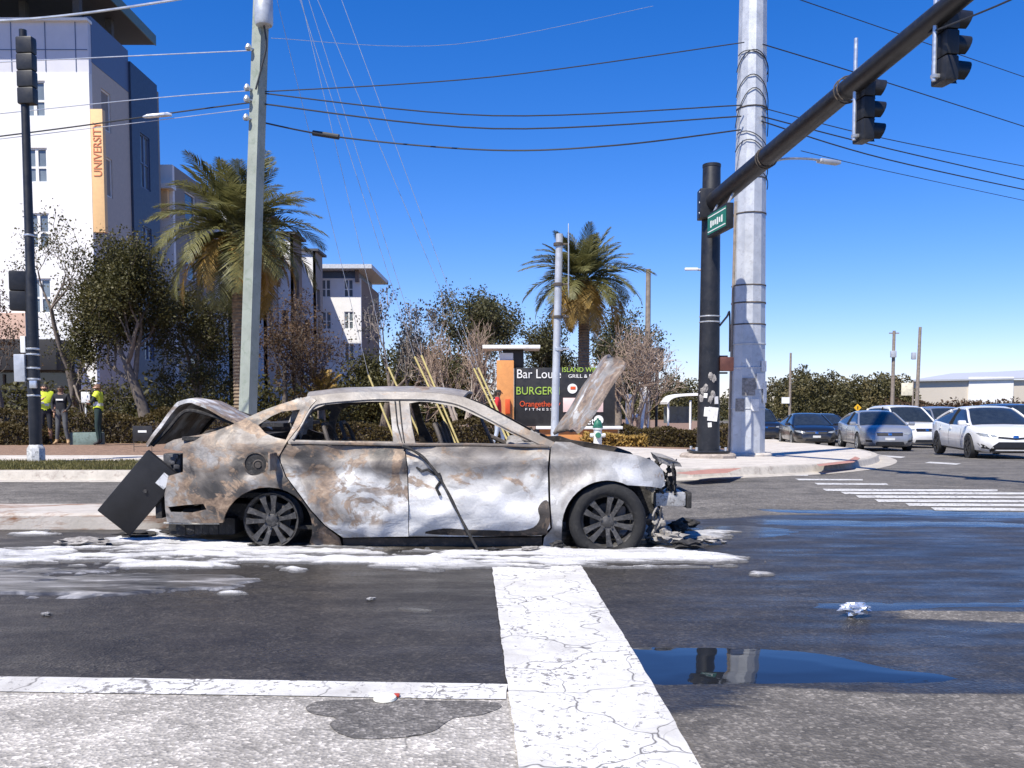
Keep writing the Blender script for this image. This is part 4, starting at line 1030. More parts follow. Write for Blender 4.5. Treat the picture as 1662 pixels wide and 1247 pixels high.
sh = at(43, 66, LY); signal_head('traffic_signal', 'tall dark traffic signal at the top of the slim left pole', (sh.x, LY - .02, sh.z + .05), (.08, 1, 0), None, 4, False, .295, False)
sh = at(45, 440, LY); signal_head('pedestrian_signal', 'black pedestrian signal halfway up the slim left pole', (sh.x - .12, LY - .03, sh.z), (-.4, 1, 0), None, 2, False, .36, False)

# ---- square concrete utility pole behind the boot lid
ub = G(400, 738, .14); UY = ub.y
t = thing('utility_pole', 'square concrete utility pole rising behind the wreck with a can on top', 'pole', ub)
ulean = (at(421, 50, UY) - at(401, 660, UY)); ulean = ulean / ulean.z
def upt(z): return ub + ulean * z
m = MB(); H_ = 15.0; vs = []; a0 = R(65)
for z, hw in ((-.1, .138), (H_, .108)):
    for k in range(4):
        a = a0 + math.pi / 4 + k * math.pi / 2; vs.append(upt(z) + Vector((hw * 1.414 * math.cos(a), hw * 1.414 * math.sin(a), 0)))
m.add(vs, [(3, 2, 1, 0), (4, 5, 6, 7)] + [(k, (k + 1) % 4, 4 + (k + 1) % 4, 4 + k) for k in range(4)]); m.build('shaft', M_green_pole, t, smooth=0)
zt = at(428, 25, UY).z - ub.z
m = MB(); cc = upt(zt) + Vector((.12, -.22, 0)); m.lathe([(.0, -.3), (.17, -.3), (.19, -.25), (.19, .25), (.15, .33), (.0, .36)], 20, cc); m.build('transformer_can', M_steel, t)
m = MB(); m.tube(catmull([cc + Vector((0, 0, -.3)), cc + Vector((.03, .05, -.7)), upt(zt - 1.1) + Vector((.1, -.15, 0)), upt(zt - 1.6) + Vector((0, -.2, 0))], 4), .02, 6); m.build('drop_cable', M_wire, t)
for py in (82, 147, 165, 195):
    z = at(410, py, UY).z - ub.z; m = MB(); m.lathe([(.05, -.05), (.07, 0), (.05, .05), (.03, .08), (0, .08)], 10, upt(z) + Vector((-.2, -.15, 0))); m.tube([upt(z), upt(z) + Vector((-.2, -.15, 0))], .02, 6); m.build('insulator', M_silver, t)

# ---- grey sign post seen edge-on, behind the wreck
pb = G(899, 752, .15); PY = 16.5; pb = Vector((XY(899, PY), PY, gz(XY(899, PY), PY) + .15))
t = thing('sign_post', 'round galvanised sign post with its sign seen edge-on behind the hood', 'sign', pb)
ptop = at(908, 380, PY); m = MB(); m.tube([pb, ptop], [.07, .062], 16); m.build('post', M_steel, t)
sx = at(922, 450, PY).x
m = MB(); m.bbox((sx + .03, PY + .35, at(0, 420, PY).z), (.012, 1.1, 1.15), .004, rz=-math.atan2(sx, PY) - R(.6)); m.build('sign_panel', M_steel, t)
for py in (397, 462, 515, 567):
    q = at(906, py, PY); m = MB(); m.lathe([(.072, -.03), (.085, -.025), (.085, .025), (.072, .03)], 16, (q.x, PY, q.z)); m.tube([(q.x, PY, q.z), (sx + .02, PY + .02, q.z + .01)], .018, 6); m.build('clamp', M_inner if py < 550 else M_silver, t)

# ---- overhead cables
def wire(lab, pts, r, mat=M_wire, sag=0.0, n=24):
    a, b = Vector(pts[0]), Vector(pts[-1]); P = []
    if len(pts) == 2:
        for i in range(n + 1):
            s = i / n; P.append(a.lerp(b, s) - Vector((0, 0, sag * 4 * s * (1 - s))))
    else: P = [Vector(p) for p in catmull([tuple(p) for p in pts], 8)]
    m = MB(); m.tube(P, r, 6); return setp(m.build('overhead_cable', mat), lab, 'cable', 'overhead cables')
def upx(py, px=412): return at(px, py, UY)
def spx(px, py): return at(px, py, SY - .35)
wire('topmost cable between the utility pole and the steel pole', [upx(158, 520) if 0 else upx(150), at(800, 125, 20.5), spx(1208, 69)], .013)
wire('second cable from the top between the two big poles', [upx(150), at(800, 188, 20.6), spx(1204, 171)], .015)
wire('third cable from the top between the two big poles', [upx(167), at(800, 209, 20.6), spx(1203, 189)], .017)
w4 = wire('lowest cable between the two big poles, with a black splice', [upx(196), at(560, 224, 21), at(800, 244, 20.6), at(1000, 236, 20.2), spx(1202, 211)], .018)
m = MB(); m.tube([at(508, 216, 21.1), at(550, 222.5, 21.0)], .06, 10); m.build('splice_case', M_wire, w4)
wire('thick pale cable crossing the top left corner', [at(-60, 36, 16), at(60, 30, 16.2), at(200, 13, 16.5), at(420, -22, 17)], .022, M_wirel)
wire('pale cable from the left edge to the utility pole, above the signal', [at(-60, 104, 20), at(215, 91, 20.5), upx(82)], .012, M_wirel)
wire('thin pale cable meeting the utility pole below the can', [at(-60, 191, 20), at(243, 160, 20.5), upx(147)], .010, M_wirel)
w8 = wire('dark cable with a silver splice left of the utility pole', [at(-60, 229, 20), at(120, 206, 20.3), at(290, 182, 20.7), upx(166)], .016)
m = MB(); m.tube([at(232, 190, 20.5), at(240, 189, 20.5), at(272, 186, 20.55), at(279, 187, 20.55)], [.02, .05, .05, .03], 10); m.build('splice_case', M_silver, w8)
wire('faint cable below the dark one at the left', [at(-60, 233, 20), at(168, 206, 20.4), at(300, 190, 20.6), upx(176)], .008, M_wirel)
wire('upper cable right of the steel pole', [spx(1238, 72), at(1420, 128, 24), at(1720, 224, 30)], .015)
wire('second cable right of the steel pole', [spx(1236, 175), at(1440, 226, 24), at(1720, 281, 30)], .012)
wire('third cable right of the steel pole', [spx(1236, 189), at(1440, 241, 24), at(1720, 305, 30)], .016)
wire('fourth cable right of the steel pole, dipping under the arm', [spx(1236, 197), at(1440, 259, 24), at(1720, 320, 30)], .017)
wire('lowest faint cable right of the steel pole', [at(1300, 245, 20), at(1440, 278, 24), at(1720, 338, 30)], .009)
wire('cable crossing the top right behind the signals', [at(1270, -10, 22), at(1450, 52, 26), at(1720, 145, 32)], .013)
wire('short cable leaving the arm at the top right corner', [armp(7.2) + Vector((.1, 0, .1)), at(1640, 0, 10.4), at(1720, -50, 10.6)], .012)
wire('faint high cable over the middle of the sky', [at(440, 62, 23), at(740, 72, 26), at(1060, 10, 30)], .006, M_wirel)
# guy wires with yellow guards
gl = [(598, 609, 640, 712, 452, 0), (630, 596, 690, 726, 478, -40), (673, 579, 742, 726, 487, 0), (684, 577, 746, 724, 500, 0), (769, 598, 812, 690, 515, 0), (776, 597, 818, 690, 540, -30)]
labs = ['leftmost yellow guy guard, seen above the wreck roof', 'second yellow guy guard from the left above the wreck roof', 'third yellow guy guard, left one of the middle pair', 'fourth yellow guy guard, right one of the middle pair', 'fifth yellow guy guard, left one beside the red-shirted person', 'rightmost yellow guy guard beside the red-shirted person']
for (x0, y0, x1, y1, xt, yt), lab in zip(gl, labs):
    Yb, Yt = 22.5, 21.5
    bot = at(x1, y1, Yb); top = at(x0, y0, Yb); d = (bot - top).normalized(); gnd = bot + d * max(0.0, (bot.z - gz(bot.x, bot.y) - .12) / -d.z)
    t = thing('guy_wire', lab, 'guy wire', gnd, 0, 'guy wires with yellow guards')
    m = MB(); m.tube([gnd, top], .024, 8); m.build('yellow_guard', M_yel, t)
    m = MB(); yq = y0 + (yt - y0) * (x0 - 430) / (x0 - xt); m.tube([top, upt(at(430, yq, UY).z - ub.z)], .006, 5); m.build('strand', M_wirel, t)

# ---- monument sign
def text_mesh(s, size, ext=.01):
    cu = bpy.data.curves.new('txt', 'FONT'); cu.body = s; cu.size = size; cu.extrude = ext; cu.resolution_u = 3
    o = bpy.data.objects.new('txt', cu); COL.objects.link(o); dg = bpy.context.evaluated_depsgraph_get()
    me = bpy.data.meshes.new_from_object(o.evaluated_get(dg)); bpy.data.objects.remove(o); bpy.data.curves.remove(cu)
    return me
def text_part(s, size, origin, mat, parent, name='lettering', rot=None, ext=.012, bold=0.0, width=None):
    me = text_mesh(s, size, ext)
    M = (rot or Matrix.Rotation(R(90), 4, 'X')).to_4x4()
    if width:
        xs = [v.co.x for v in me.vertices]; k = width / (max(xs) - min(xs)); me.transform(Matrix.Diagonal((k, 1, 1, 1)))
    me.transform(Matrix.Translation(Vector(origin)) @ M); me.materials.clear(); me.materials.append(mat)
    return link(name, me, parent)
YM = 30.0
def mp(px, py, dy=0.0): return at(px, py, YM + dy)
M_orange = simple('orange_stucco', (.62, .27, .09), .8, var=.12, scale=4, dirt=(.55, .24, .08)); M_board = simple('black_board', (.018, .017, .018), .5, var=.3)
M_txtw = simple('letter_white', (.8, .8, .78), .5, var=.03); M_txtg = simple('letter_green', (.34, .5, .07), .5, var=.05); M_txtr = simple('letter_red', (.7, .09, .02), .5, var=.05); M_pink = simple('pale_panel', (.75, .55, .52), .5, var=.08)
g0 = Vector((mp(900, 700).x, YM, gz(1, YM) + .1))
t = thing('monument_sign', 'orange and black monument sign listing shops and restaurants behind the wreck', 'sign', g0)
def slab(name, x0, y0, x1, y1, dep, mat, dy=0.0, b=.02):
    a = mp(x0, y0, dy); c = mp(x1, y1, dy); m = MB(); m.bbox(((a.x + c.x) / 2, YM + dy + dep / 2, (a.z + c.z) / 2), (abs(c.x - a.x), dep, abs(a.z - c.z)), b); return m.build(name, mat, t)
slab('tower', 806, 585, 834, 716, .9, M_orange); slab('tower_cap', 811, 573, 833, 585, .7, M_white, .1); slab('mast_box', 816, 567, 850, 597, .5, M_board, .3); slab('canopy', 783, 560, 877, 566, 1.4, M_white, -.2)
slab('board', 834.5, 597, 998, 692, .5, M_board, .1); slab('ledge', 870, 692, 1011, 697, .8, M_white, -.05); slab('base', 876, 697.3, 1003, 716, .6, M_orange, .06); slab('side_post', 820, 648, 828, 672, .12, M_txtr, -.13)
M_side = simple('dark_edge', (.03, .03, .03), .5)
def tx(s, px, py, hpx, wpx, mat):
    o = mp(px, py, .09); return text_part(s, hpx * YM / FPX * 1.38, o, mat, t, width=wpx * YM / FPX)
tx('Bar Louie', 838, 614, 15, 71, M_txtw); tx('BURGERFI', 837, 640.5, 13, 70, M_txtg); tx('Orangetheory', 843, 660, 9.5, 66, M_txtr); tx('F I T N E S S', 852, 666.5, 4, 44, M_txtw)
tx('ISLAND WING', 912, 604, 8, 66, M_txtg); tx('GRILL & BAR', 922, 613.5, 6, 50, M_txtw); tx('market', 918, 689, 12, 46, M_txtw); tx('grill kitchen', 917, 693.5, 3.5, 44, M_txtw) if 0 else None
m = MB(); c0 = mp(929, 631, .09); m.lathe([(0, -.015), (.16, -.015), (.16, .0)], 20, c0, 'Y'); m.build('round_emblem', M_txtw, t)
m = MB(); m.bbox(c0 + Vector((.02, -.02, .02)), (.17, .012, .1), .01); m.build('emblem_mark', M_txtr, t)
slab('pale_panel', 914, 646, 979, 669, .03, M_pink, .07, .005)
m = MB(); c0 = mp(971.5, 682, .09); m.lathe([(0, -.02), (.155, -.02), (.155, .0)], 20, c0, 'Y'); m.build('round_panel', M_txtw, t)

# ---- fire hydrant
hb = G(970, 729, .152); k = 50 * hb.y / FPX / .80
t = thing('fire_hydrant', 'white fire hydrant with green bonnet on the corner pavement behind the hood', 'hydrant', hb)
M_hw = simple('hydrant_white', (.7, .7, .68), .5, var=.1, dirt=(.45, .4, .33)); M_hg = simple('hydrant_green', (.03, .16, .10), .45, var=.15)
m = MB(); m.lathe([(r * k, z * k) for r, z in ((.15, 0), (.15, .04), (.115, .05), (.11, .08), (.105, .5), (.13, .51), (.13, .55))], 20, hb); m.build('barrel', M_hw, t)
m = MB(); m.lathe([(r * k, z * k) for r, z in ((.135, .552), (.135, .59), (.115, .60), (.105, .68), (.07, .745), (.03, .765), (.03, .80), (0, .80))], 20, hb); m.build('bonnet', M_hg, t)
for d in ((1, 0), (-1, 0), (0, -1)):
    m = MB(); dv = Vector((d[0], d[1], 0)); r_ = .075 if d[1] else .055
    m.tube([hb + Vector((0, 0, .36 * k)) + dv * .08 * k, hb + Vector((0, 0, .36 * k)) + dv * .17 * k, hb + Vector((0, 0, .36 * k)) + dv * .2 * k], [r_ * k, r_ * k, r_ * .8 * k], 14); m.build('nozzle_cap', M_hg if d[1] else M_hw, t)
# ---- yard sign, white sign, utility box, near the people
p = G(232, 733, .14); t = thing('yard_sign', 'small black yard sign on wire legs at the mulch edge behind the boot lid', 'sign', p)
m = MB(); m.bbox(p + Vector((0, 0, .42)), (.46, .02, .36), .006); m.build('panel', M_board, t); m = MB(); m.box(p + Vector((.0, -.013, .47)), (.2, .004, .05)); m.build('logo_strip', M_txtw, t)
for s in (-.21, .21): m = MB(); m.tube([p + Vector((s, 0, -.03)), p + Vector((s, 0, .6))], .008, 5); m.build('wire_leg', M_inner, t)
m = MB(); m.tube([p + Vector((-.21, 0, .12)), p + Vector((.21, 0, .12))], .008, 5); m.build('cross_wire', M_inner, t)
p = at(139, 668, 27.5); t = thing('notice_sign', 'little white notice sign on a post beyond the hedge between the bystanders', 'sign', (p.x, p.y, gz(p.x, p.y) + .13))
m = MB(); m.bbox(at(139, 645, 27.5), (.26, .03, .32), .01); m.build('panel', M_white, t); m = MB(); m.tube([(p.x, p.y, gz(p.x, p.y) + .1), at(139, 655, 27.5)], .025, 6); m.build('post', M_white, t)
p = G(134, 722, .14); m = MB(); m.bbox(p + Vector((0, .3, .16)), (.8, .5, .36), .03); setp(m.build('utility_box', simple('box_green', (.16, .22, .2), .6, var=.2, dirt=(.1, .13, .11))), 'low grey-green utility box at the foot of the hedge', 'utility box')
# rocks/mulch lumps along the bed edge
for i in range(9):
    px = 70 + i * 21 + rng.uniform(-6, 6); q = G(px, 730 + rng.uniform(-2, 2), .135); crumple(q, (.28, .16, .07), i * 2.3, n=1)
# ---- bus shelter and blade sign in the distance
YB = 42.0; g = gz(6, YB)
t = thing('bus_shelter', 'white-framed shelter with a rounded canopy left of the black mast', 'shelter', (XY(1105, YB), YB, g))
m = MB(); P = [at(x, y, YB) for x, y in catmull([(1083, 652), (1092, 643), (1110, 639), (1140, 638)], 5)]; m.prism(P + [p - Vector((0, 0, .12)) for p in reversed(P)], (0, 2.0, 0)); m.build('canopy', M_white, t)
for px in (1086, 1122, 1138):
    q = at(px, 650, YB); m = MB(); m.tube([(q.x, YB + .2, g), (q.x, YB + .2, q.z)], .05, 8); m.build('post', M_white, t)
m = MB(); a = at(1088, 660, YB); c = at(1135, 688, YB); m.box(((a.x + c.x) / 2, YB + 1.8, (a.z + c.z) / 2), (c.x - a.x, .04, a.z - c.z)); m.build('back_panel', simple('shelter_glass', (.10, .12, .13), .15), t)
t = thing('service_kiosk', 'white open frame kiosk behind the bare tree right of the shop sign', 'kiosk', (XY(1035, YB), YB, g))
for x0, y0, x1, y1 in ((1016, 640, 1024, 700), (1040, 628, 1052, 700)):
    a = at(x0, y0, YB); c = at(x1, y1, YB); m = MB(); m.box(((a.x + c.x) / 2, YB, (a.z + g) / 2), (c.x - a.x, .3, a.z - g)); m.build('upright', M_white, t)
a = at(1016, 672, YB); c = at(1052, 678, YB); m = MB(); m.box(((a.x + c.x) / 2, YB, (a.z + c.z) / 2), (c.x - a.x - .02, .25, a.z - c.z)); m.build('shelf', M_white, t)
t = thing('blade_sign', 'dark blade sign with pale swirls standing behind the bare tree near the mast', 'sign', (XY(1066, 40), 40, g))
m = MB(); m.bbox(at(1066, 584, 40), (.55, .15, 1.0), .02); m.build('panel', M_board, t)
m = MB(); q = at(1066, 600, 40); m.tube([(q.x, 40, g), (q.x, 40, q.z)], .06, 8); m.build('post', M_dark, t)
for dz in (-.22, .03, .25):
    m = MB(); c0 = at(1066, 584, 39.9); m.tube([c0 + Vector((-.12 + .24 * i / 6, 0, dz + .06 * math.sin(i * .9))) for i in range(7)], .03, 6); m.build('swirl', M_txtw, t)

# ---- distant poles
def far_pole(px, ytop, Y, r, lab, mat=M_wood, extra=None):
    x = XY(px, Y); zt_ = at(px, ytop, Y).z; g = gz(x, Y); t = thing('distant_pole', lab, 'pole', (x, Y, g), 0, 'distant poles')
    m = MB(); m.tube([(x, Y, g - .1), (x + (.15 if extra == 'lean' else 0), Y, zt_)], [r, r * .75], 8); m.build('shaft', mat, t); return t, x, zt_
t, x, z = far_pole(1050, 437, 46, .16, 'tall grey pole behind the right-hand palm'); 
m = MB(); q = at(1122, 437, 46); m.tube(catmull([(x, 46, z - 1.0), (x + 1.0, 46, q.z + .1), (q.x, 46, q.z)], 4), .03, 6); m.build('lamp_arm', M_silver, t) if 0 else None
t, x, z = far_pole(1281, 573, 90, .14, 'thin distant pole above the black car, right of the steel pole')
m = MB(); m.box(at(1275, 650, 89.8), (.75, .1, .6)); m.build('sign_plate', M_white, t)
t, x, z = far_pole(1447, 537, 85, .19, 'distant pole with crossarm above the grey sedan', M_wood)
m = MB(); m.box((x, 85, at(0, 541, 85).z), (.9, .1, .1)); m.build('crossarm', M_wood, t); m = MB(); m.bbox(at(1450, 575, 84.8), (.5, .3, .6), .05); m.build('transformer', M_steel, t)
t, x, z = far_pole(1486, 531, 80, .18, 'leaning distant pole beside the pale warehouse', M_wood, 'lean')
m = MB(); m.bbox(at(1483, 578, 79.8), (.35, .3, .6), .05); m.build('transformer', M_steel, t)
t = thing('roadside_panel', 'pale square sign panel on a post before the warehouse', 'sign', (XY(1472, 70), 70, gz(20, 70)))
m = MB(); m.bbox(at(1472, 632, 70), (.85, .08, .95), .02); m.build('panel', simple('cream_panel', (.72, .66, .5), .6), t); m = MB(); q = at(1482, 632, 70); m.tube([(q.x, 70, gz(20, 70)), (q.x, 70, q.z + .6)], .06, 6); m.build('post', M_wood, t)
t = thing('warning_sign', 'yellow diamond warning sign above the grey sedan roof', 'sign', (XY(1392, 46), 46, gz(15, 46)))
m = MB(); c0 = at(1392, 662, 46); m.box(c0, (.27, .02, .27), rot=Matrix.Rotation(R(45), 3, 'Y')); m.build('panel', simple('sign_yellow', (.75, .42, .02), .5, var=.05), t)
m = MB(); m.box(c0 + Vector((0, -.015, 0)), (.05, .006, .15)); m.build('symbol', M_board, t); m = MB(); m.tube([(c0.x, 46.03, gz(15, 46)), (c0.x, 46.03, c0.z)], .03, 6); m.build('post', M_steel, t)
m = MB(); q = at(1122, 437, 44); t = thing('street_lamp', 'small cobra-head street lamp whose head shows left of the black mast', 'street lamp', (XY(1160, 44), 44, gz(9, 44)))
m.bbox(q, (.62, .2, .12), .04); m.build('lamp_head', M_white, t); m = MB(); xx = XY(1160, 44); m.tube(catmull([(xx, 44, gz(9, 44)), (xx, 44, q.z - 1.5), (xx - .15, 44, q.z - .3), (q.x + .25, 44, q.z)], 5), .06, 8); m.build('pole', M_steel, t)

# ---- wall builder: flat wall with real openings
def wall(name, O, u, w, h, holes, mat, parent, th=.3):
    """O lower-left corner, u horizontal unit vector; outward normal is u x z turned to the viewer"""
    O = Vector(O); u = Vector(u); nrm_in = Vector((-u.y, u.x, 0))
    v, tri = cdt([(0, 0), (w, 0), (w, h), (0, h)], [[(a, b), (c, b), (c, d), (a, d)] for a, b, c, d in holes])
    P = [O + u * p.x + Vector((0, 0, p.y)) for p in v]
    vs, fs = solid_sheet(P, tri, lambda i: P[i] + nrm_in * th)
    return MB().add(vs, fs).build(name, mat, parent, smooth=0)
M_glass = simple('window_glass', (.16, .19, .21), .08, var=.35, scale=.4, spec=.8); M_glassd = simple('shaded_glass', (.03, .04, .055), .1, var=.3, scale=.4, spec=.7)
def window(O, u, a, b, c, d, parent, glass=M_glass, mull=True, frame=M_white, dep=.14):
    O = Vector(O); u = Vector(u); nin = Vector((-u.y, u.x, 0)); rz = math.atan2(u.y, u.x); ctr = O + u * ((a + c) / 2) + Vector((0, 0, (b + d) / 2))
    t = thing('window', None, None, ctr); t.parent = parent; t.matrix_parent_inverse = Matrix.Translation(-parent.location)
    m = MB(); m.box(ctr + nin * dep, (c - a + .02, .03, d - b + .02), rz=rz); m.build('pane', glass, t)
    m = MB(); f = .07
    for x in (a + f / 2, c - f / 2): m.box(O + u * x + Vector((0, 0, (b + d) / 2)) + nin * (dep - .05), (f, .07, d - b), rz=rz)
    for z in (b + f / 2, d - f / 2): m.box(O + u * ((a + c) / 2) + Vector((0, 0, z)) + nin * (dep - .05), (c - a - 2 * f, .07, f), rz=rz)
    if mull:
        m.box(ctr + nin * (dep - .045), (.13, .06, d - b - 2 * f), rz=rz); m.box(ctr + nin * (dep - .04) + Vector((0, 0, -.08)), (c - a - 2 * f, .05, .09), rz=rz)
    m.build('frame', frame, t)
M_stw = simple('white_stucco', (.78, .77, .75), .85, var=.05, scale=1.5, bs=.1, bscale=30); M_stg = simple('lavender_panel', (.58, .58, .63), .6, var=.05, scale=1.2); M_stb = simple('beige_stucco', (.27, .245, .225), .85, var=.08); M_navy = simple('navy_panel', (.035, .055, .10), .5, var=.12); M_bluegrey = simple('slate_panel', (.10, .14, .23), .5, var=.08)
M_soff = simple('soffit', (.075, .075, .08), .7, var=.2); M_peach = simple('peach_stucco', (.62, .42, .32), .85, var=.1); M_bann = simple('orange_banner', (.78, .5, .24), .6, var=.05); M_brown = simple('brown_stucco', (.2, .15, .12), .85, var=.15)
BY = 42.0; bx = XY(160, BY); zb = -.1
bz = lambda py, Y=BY: at(0, py, Y).z
t = thing('apartment_building', 'white five-storey apartment block with orange vertical banner and roof canopy', 'building', (bx, BY, zb))
O = (bx - 20, BY, zb); u = (1, 0, 0); W_ = 20.0
rows = [(131, 190), (240, 297), (346, 403), (452, 509)]; cols = [(XY(55, BY), XY(90, BY)), (XY(-75, BY), XY(-40, BY))]
holes = []
for a_, b_ in rows:
    for c_, d_ in cols: holes.append((c_ - O[0], bz(b_) - zb, d_ - O[0], bz(a_) - zb))
zwhite = bz(118) - zb
wall('front_wall', O, u, W_, zwhite, holes, M_stw, t)
for h in holes: window(O, u, *h, t)
wall('parapet_wall', (O[0], BY + .03, zb + zwhite), u, W_, bz(35) - bz(118), [], M_stg, t)
for px in (0, 38, 92, 140):
    m = MB(); m.box((XY(px, BY), BY + .02, zb + zwhite + 1.15), (.03, .03, 2.2)); m.build('panel_joint', M_bluegrey, t)
m = MB(); m.box((bx - 10, BY + .018, zb + zwhite + 1.0), (19.9, .03, .03)); m.build('panel_joint', M_bluegrey, t)
m = MB(); m.box((bx - 10, BY + .1, bz(33)), (20.1, .5, .12)); m.build('coping', M_white, t)
m = MB(); m.box((XY(25, BY) - 5, BY - .04, zb + 4.7), (12, .12, 1.5)); m.build('peach_band', M_peach, t)
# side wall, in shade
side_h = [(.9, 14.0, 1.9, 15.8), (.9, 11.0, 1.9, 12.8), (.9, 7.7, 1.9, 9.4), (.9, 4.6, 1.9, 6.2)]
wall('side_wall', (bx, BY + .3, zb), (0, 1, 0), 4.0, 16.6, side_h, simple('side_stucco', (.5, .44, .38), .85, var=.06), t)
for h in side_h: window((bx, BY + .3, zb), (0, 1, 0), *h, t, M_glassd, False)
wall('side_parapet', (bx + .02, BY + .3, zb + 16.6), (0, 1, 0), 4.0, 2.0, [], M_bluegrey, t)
navy_h = [(1.0, 12.3, 2.2, 15.0), (1.0, 7.6, 2.2, 10.4), (1.0, 3.6, 2.2, 6.0)]
wall('navy_bay', (bx + .12, BY + 4.3, zb), (0, 1, 0), 3.4, 18.1, navy_h, M_navy, t)
for h in navy_h: window((bx + .12, BY + 4.3, zb), (0, 1, 0), *h, t, M_glass, True, M_bluegrey)
m = MB(); m.box((bx - 9, BY + 4.6, zb + 9), (17.8, 7.8, 18)); m.build('core', M_stb, t)
# banner with its word
a = at(146, 177, BY - .3); c = at(171, 377, BY - .3); m = MB(); m.bbox(((a.x + c.x) / 2, BY - .15, (a.z + c.z) / 2), (c.x - a.x, .3, a.z - c.z), .01); bo = m.build('banner', M_bann, t)
text_part('UNIVERSITY', .52, ((a.x + c.x) / 2 + .19, BY - .31, at(0, 290, BY).z), simple('banner_red', (.6, .2, .09), .6, var=.05), t, rot=Matrix.Rotation(R(90), 4, 'X') @ Matrix.Rotation(R(90), 4, 'Z'), width=2.35)
# roof canopy on posts
m = MB(); m.box((bx - 8.2, BY + 2.6, bz(75, 49) + .3), (17.0, 9.0, .42)); m.build('roof_canopy', M_soff, t)
m = MB(); m.box((bx + .32, BY + 2.6, bz(75, 49) + .32), (.06, 9.05, .5)); m.build('canopy_fascia', simple('fascia_green', (.10, .16, .14), .5), t)
for px, yy in ((145, 42.6), (195, 46.0), (60, 44.0)):
    m = MB(); xx = XY(px, yy); m.box((xx, yy, 19.3), (.3, .3, 2.0)); m.build('canopy_post', M_soff, t)
m = MB(); m.bbox((bx - 10.5, BY - .8, zb + 3.5), (19, 1.7, 1.35), .05); m.build('shop_awning', simple('awning_black', (.02, .02, .022), .7), t)
m = MB(); m.box((bx - 10.5, BY - .03, zb + 1.42), (19, .1, 2.75)); m.build('shopfront', M_glassd, t)
for px in (10, 30, 48): m = MB(); m.box((XY(px, BY - .1), BY - .12, zb + 1.4), (.08, .08, 2.6)); m.build('shop_mullion', M_soff, t)
m = MB(); m.box((XY(38, 41.8), 41.8, at(0, 641, 41.8).z), (2.2, .06, .05)); m.build('shop_rail', M_steel, t)

# long receding wing with lit bays and the end block
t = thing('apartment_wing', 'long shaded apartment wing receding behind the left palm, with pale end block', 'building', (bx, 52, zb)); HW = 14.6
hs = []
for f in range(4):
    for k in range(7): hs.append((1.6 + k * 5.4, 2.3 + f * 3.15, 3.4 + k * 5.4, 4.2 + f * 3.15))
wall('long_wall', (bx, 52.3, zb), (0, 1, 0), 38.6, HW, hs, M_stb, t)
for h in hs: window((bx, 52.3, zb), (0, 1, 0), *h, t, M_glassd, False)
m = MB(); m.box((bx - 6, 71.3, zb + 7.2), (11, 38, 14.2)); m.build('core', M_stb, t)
wall('end_wall', (bx - 5, 52, zb), (1, 0, 0), 5.0, HW, [], M_stw, t)
for k, yy in enumerate((59, 67, 75, 83)):
    dpt = 1.0 + .1 * k
    wall('bay_front', (bx, yy, zb), (1, 0, 0), dpt, HW + .4, [(.25, 7.2, .75, 9.0)], M_stw, t, .2); wall('bay_side', (bx + dpt, yy, zb), (0, 1, 0), 3.2, HW + .4, [(.8, 10, 2.0, 11.8), (.8, 6.5, 2.0, 8.3)], M_stb if k % 2 else M_brown, t, .2)
    m = MB(); m.box((bx + dpt / 2 + .1, yy + 1.6, zb + HW + .5), (dpt + .5, 3.8, .2)); m.build('bay_roof', M_soff, t)
    m = MB(); m.box((bx + dpt / 2, yy + 1.6, zb + 7), (dpt - .44, 2.7, 13.8)); m.build('bay_core', M_glassd, t)
m = MB(); a = at(251, 306, 51.6); c = at(272, 350, 51.6); m.bbox(((a.x + c.x) / 2, 51.8, (a.z + c.z) / 2), (c.x - a.x, .3, a.z - c.z), .02); m.build('orange_box_window', M_bann, t)
m = MB(); a = at(250, 298, 51.5); c = at(280, 306, 51.5); m.box(((a.x + c.x) / 2, 51.7, (a.z + c.z) / 2), (c.x - a.x, .7, a.z - c.z)); m.build('box_roof', M_white, t)
EB = 91.0; e0, e1 = XY(508, EB), XY(588, EB); ze = bz(452, EB)
eh = [(1.0 + 2.2 * k, 2.6 + 3.1 * f, 1.9 + 2.2 * k, 4.3 + 3.1 * f) for k in range(2) for f in range(4)]
wall('block_front', (e0, EB, zb), (1, 0, 0), e1 - e0, ze - zb, eh, M_stw, t)
for h in eh: window((e0, EB, zb), (1, 0, 0), *h, t, M_glass)
wall('block_side', (e1, EB + .3, zb), (0, 1, 0), 12, ze - zb, [], M_brown, t)
m = MB(); m.box(((e0 + e1) / 2, EB + 5, ze + .35), (e1 - e0 - .6, 9, .7)); m.build('block_attic', M_bluegrey, t)
m = MB(); m.box(((e0 + e1) / 2 + .5, EB + 4.5, ze + .95), (e1 - e0 + 1.6, 12, .4)); m.build('block_canopy', simple('pale_canopy', (.5, .52, .55), .6), t)
m = MB(); m.box((e1 - .3, EB - .3, ze + .2), (.35, .35, 1.2)); m.build('canopy_post', M_brown, t)
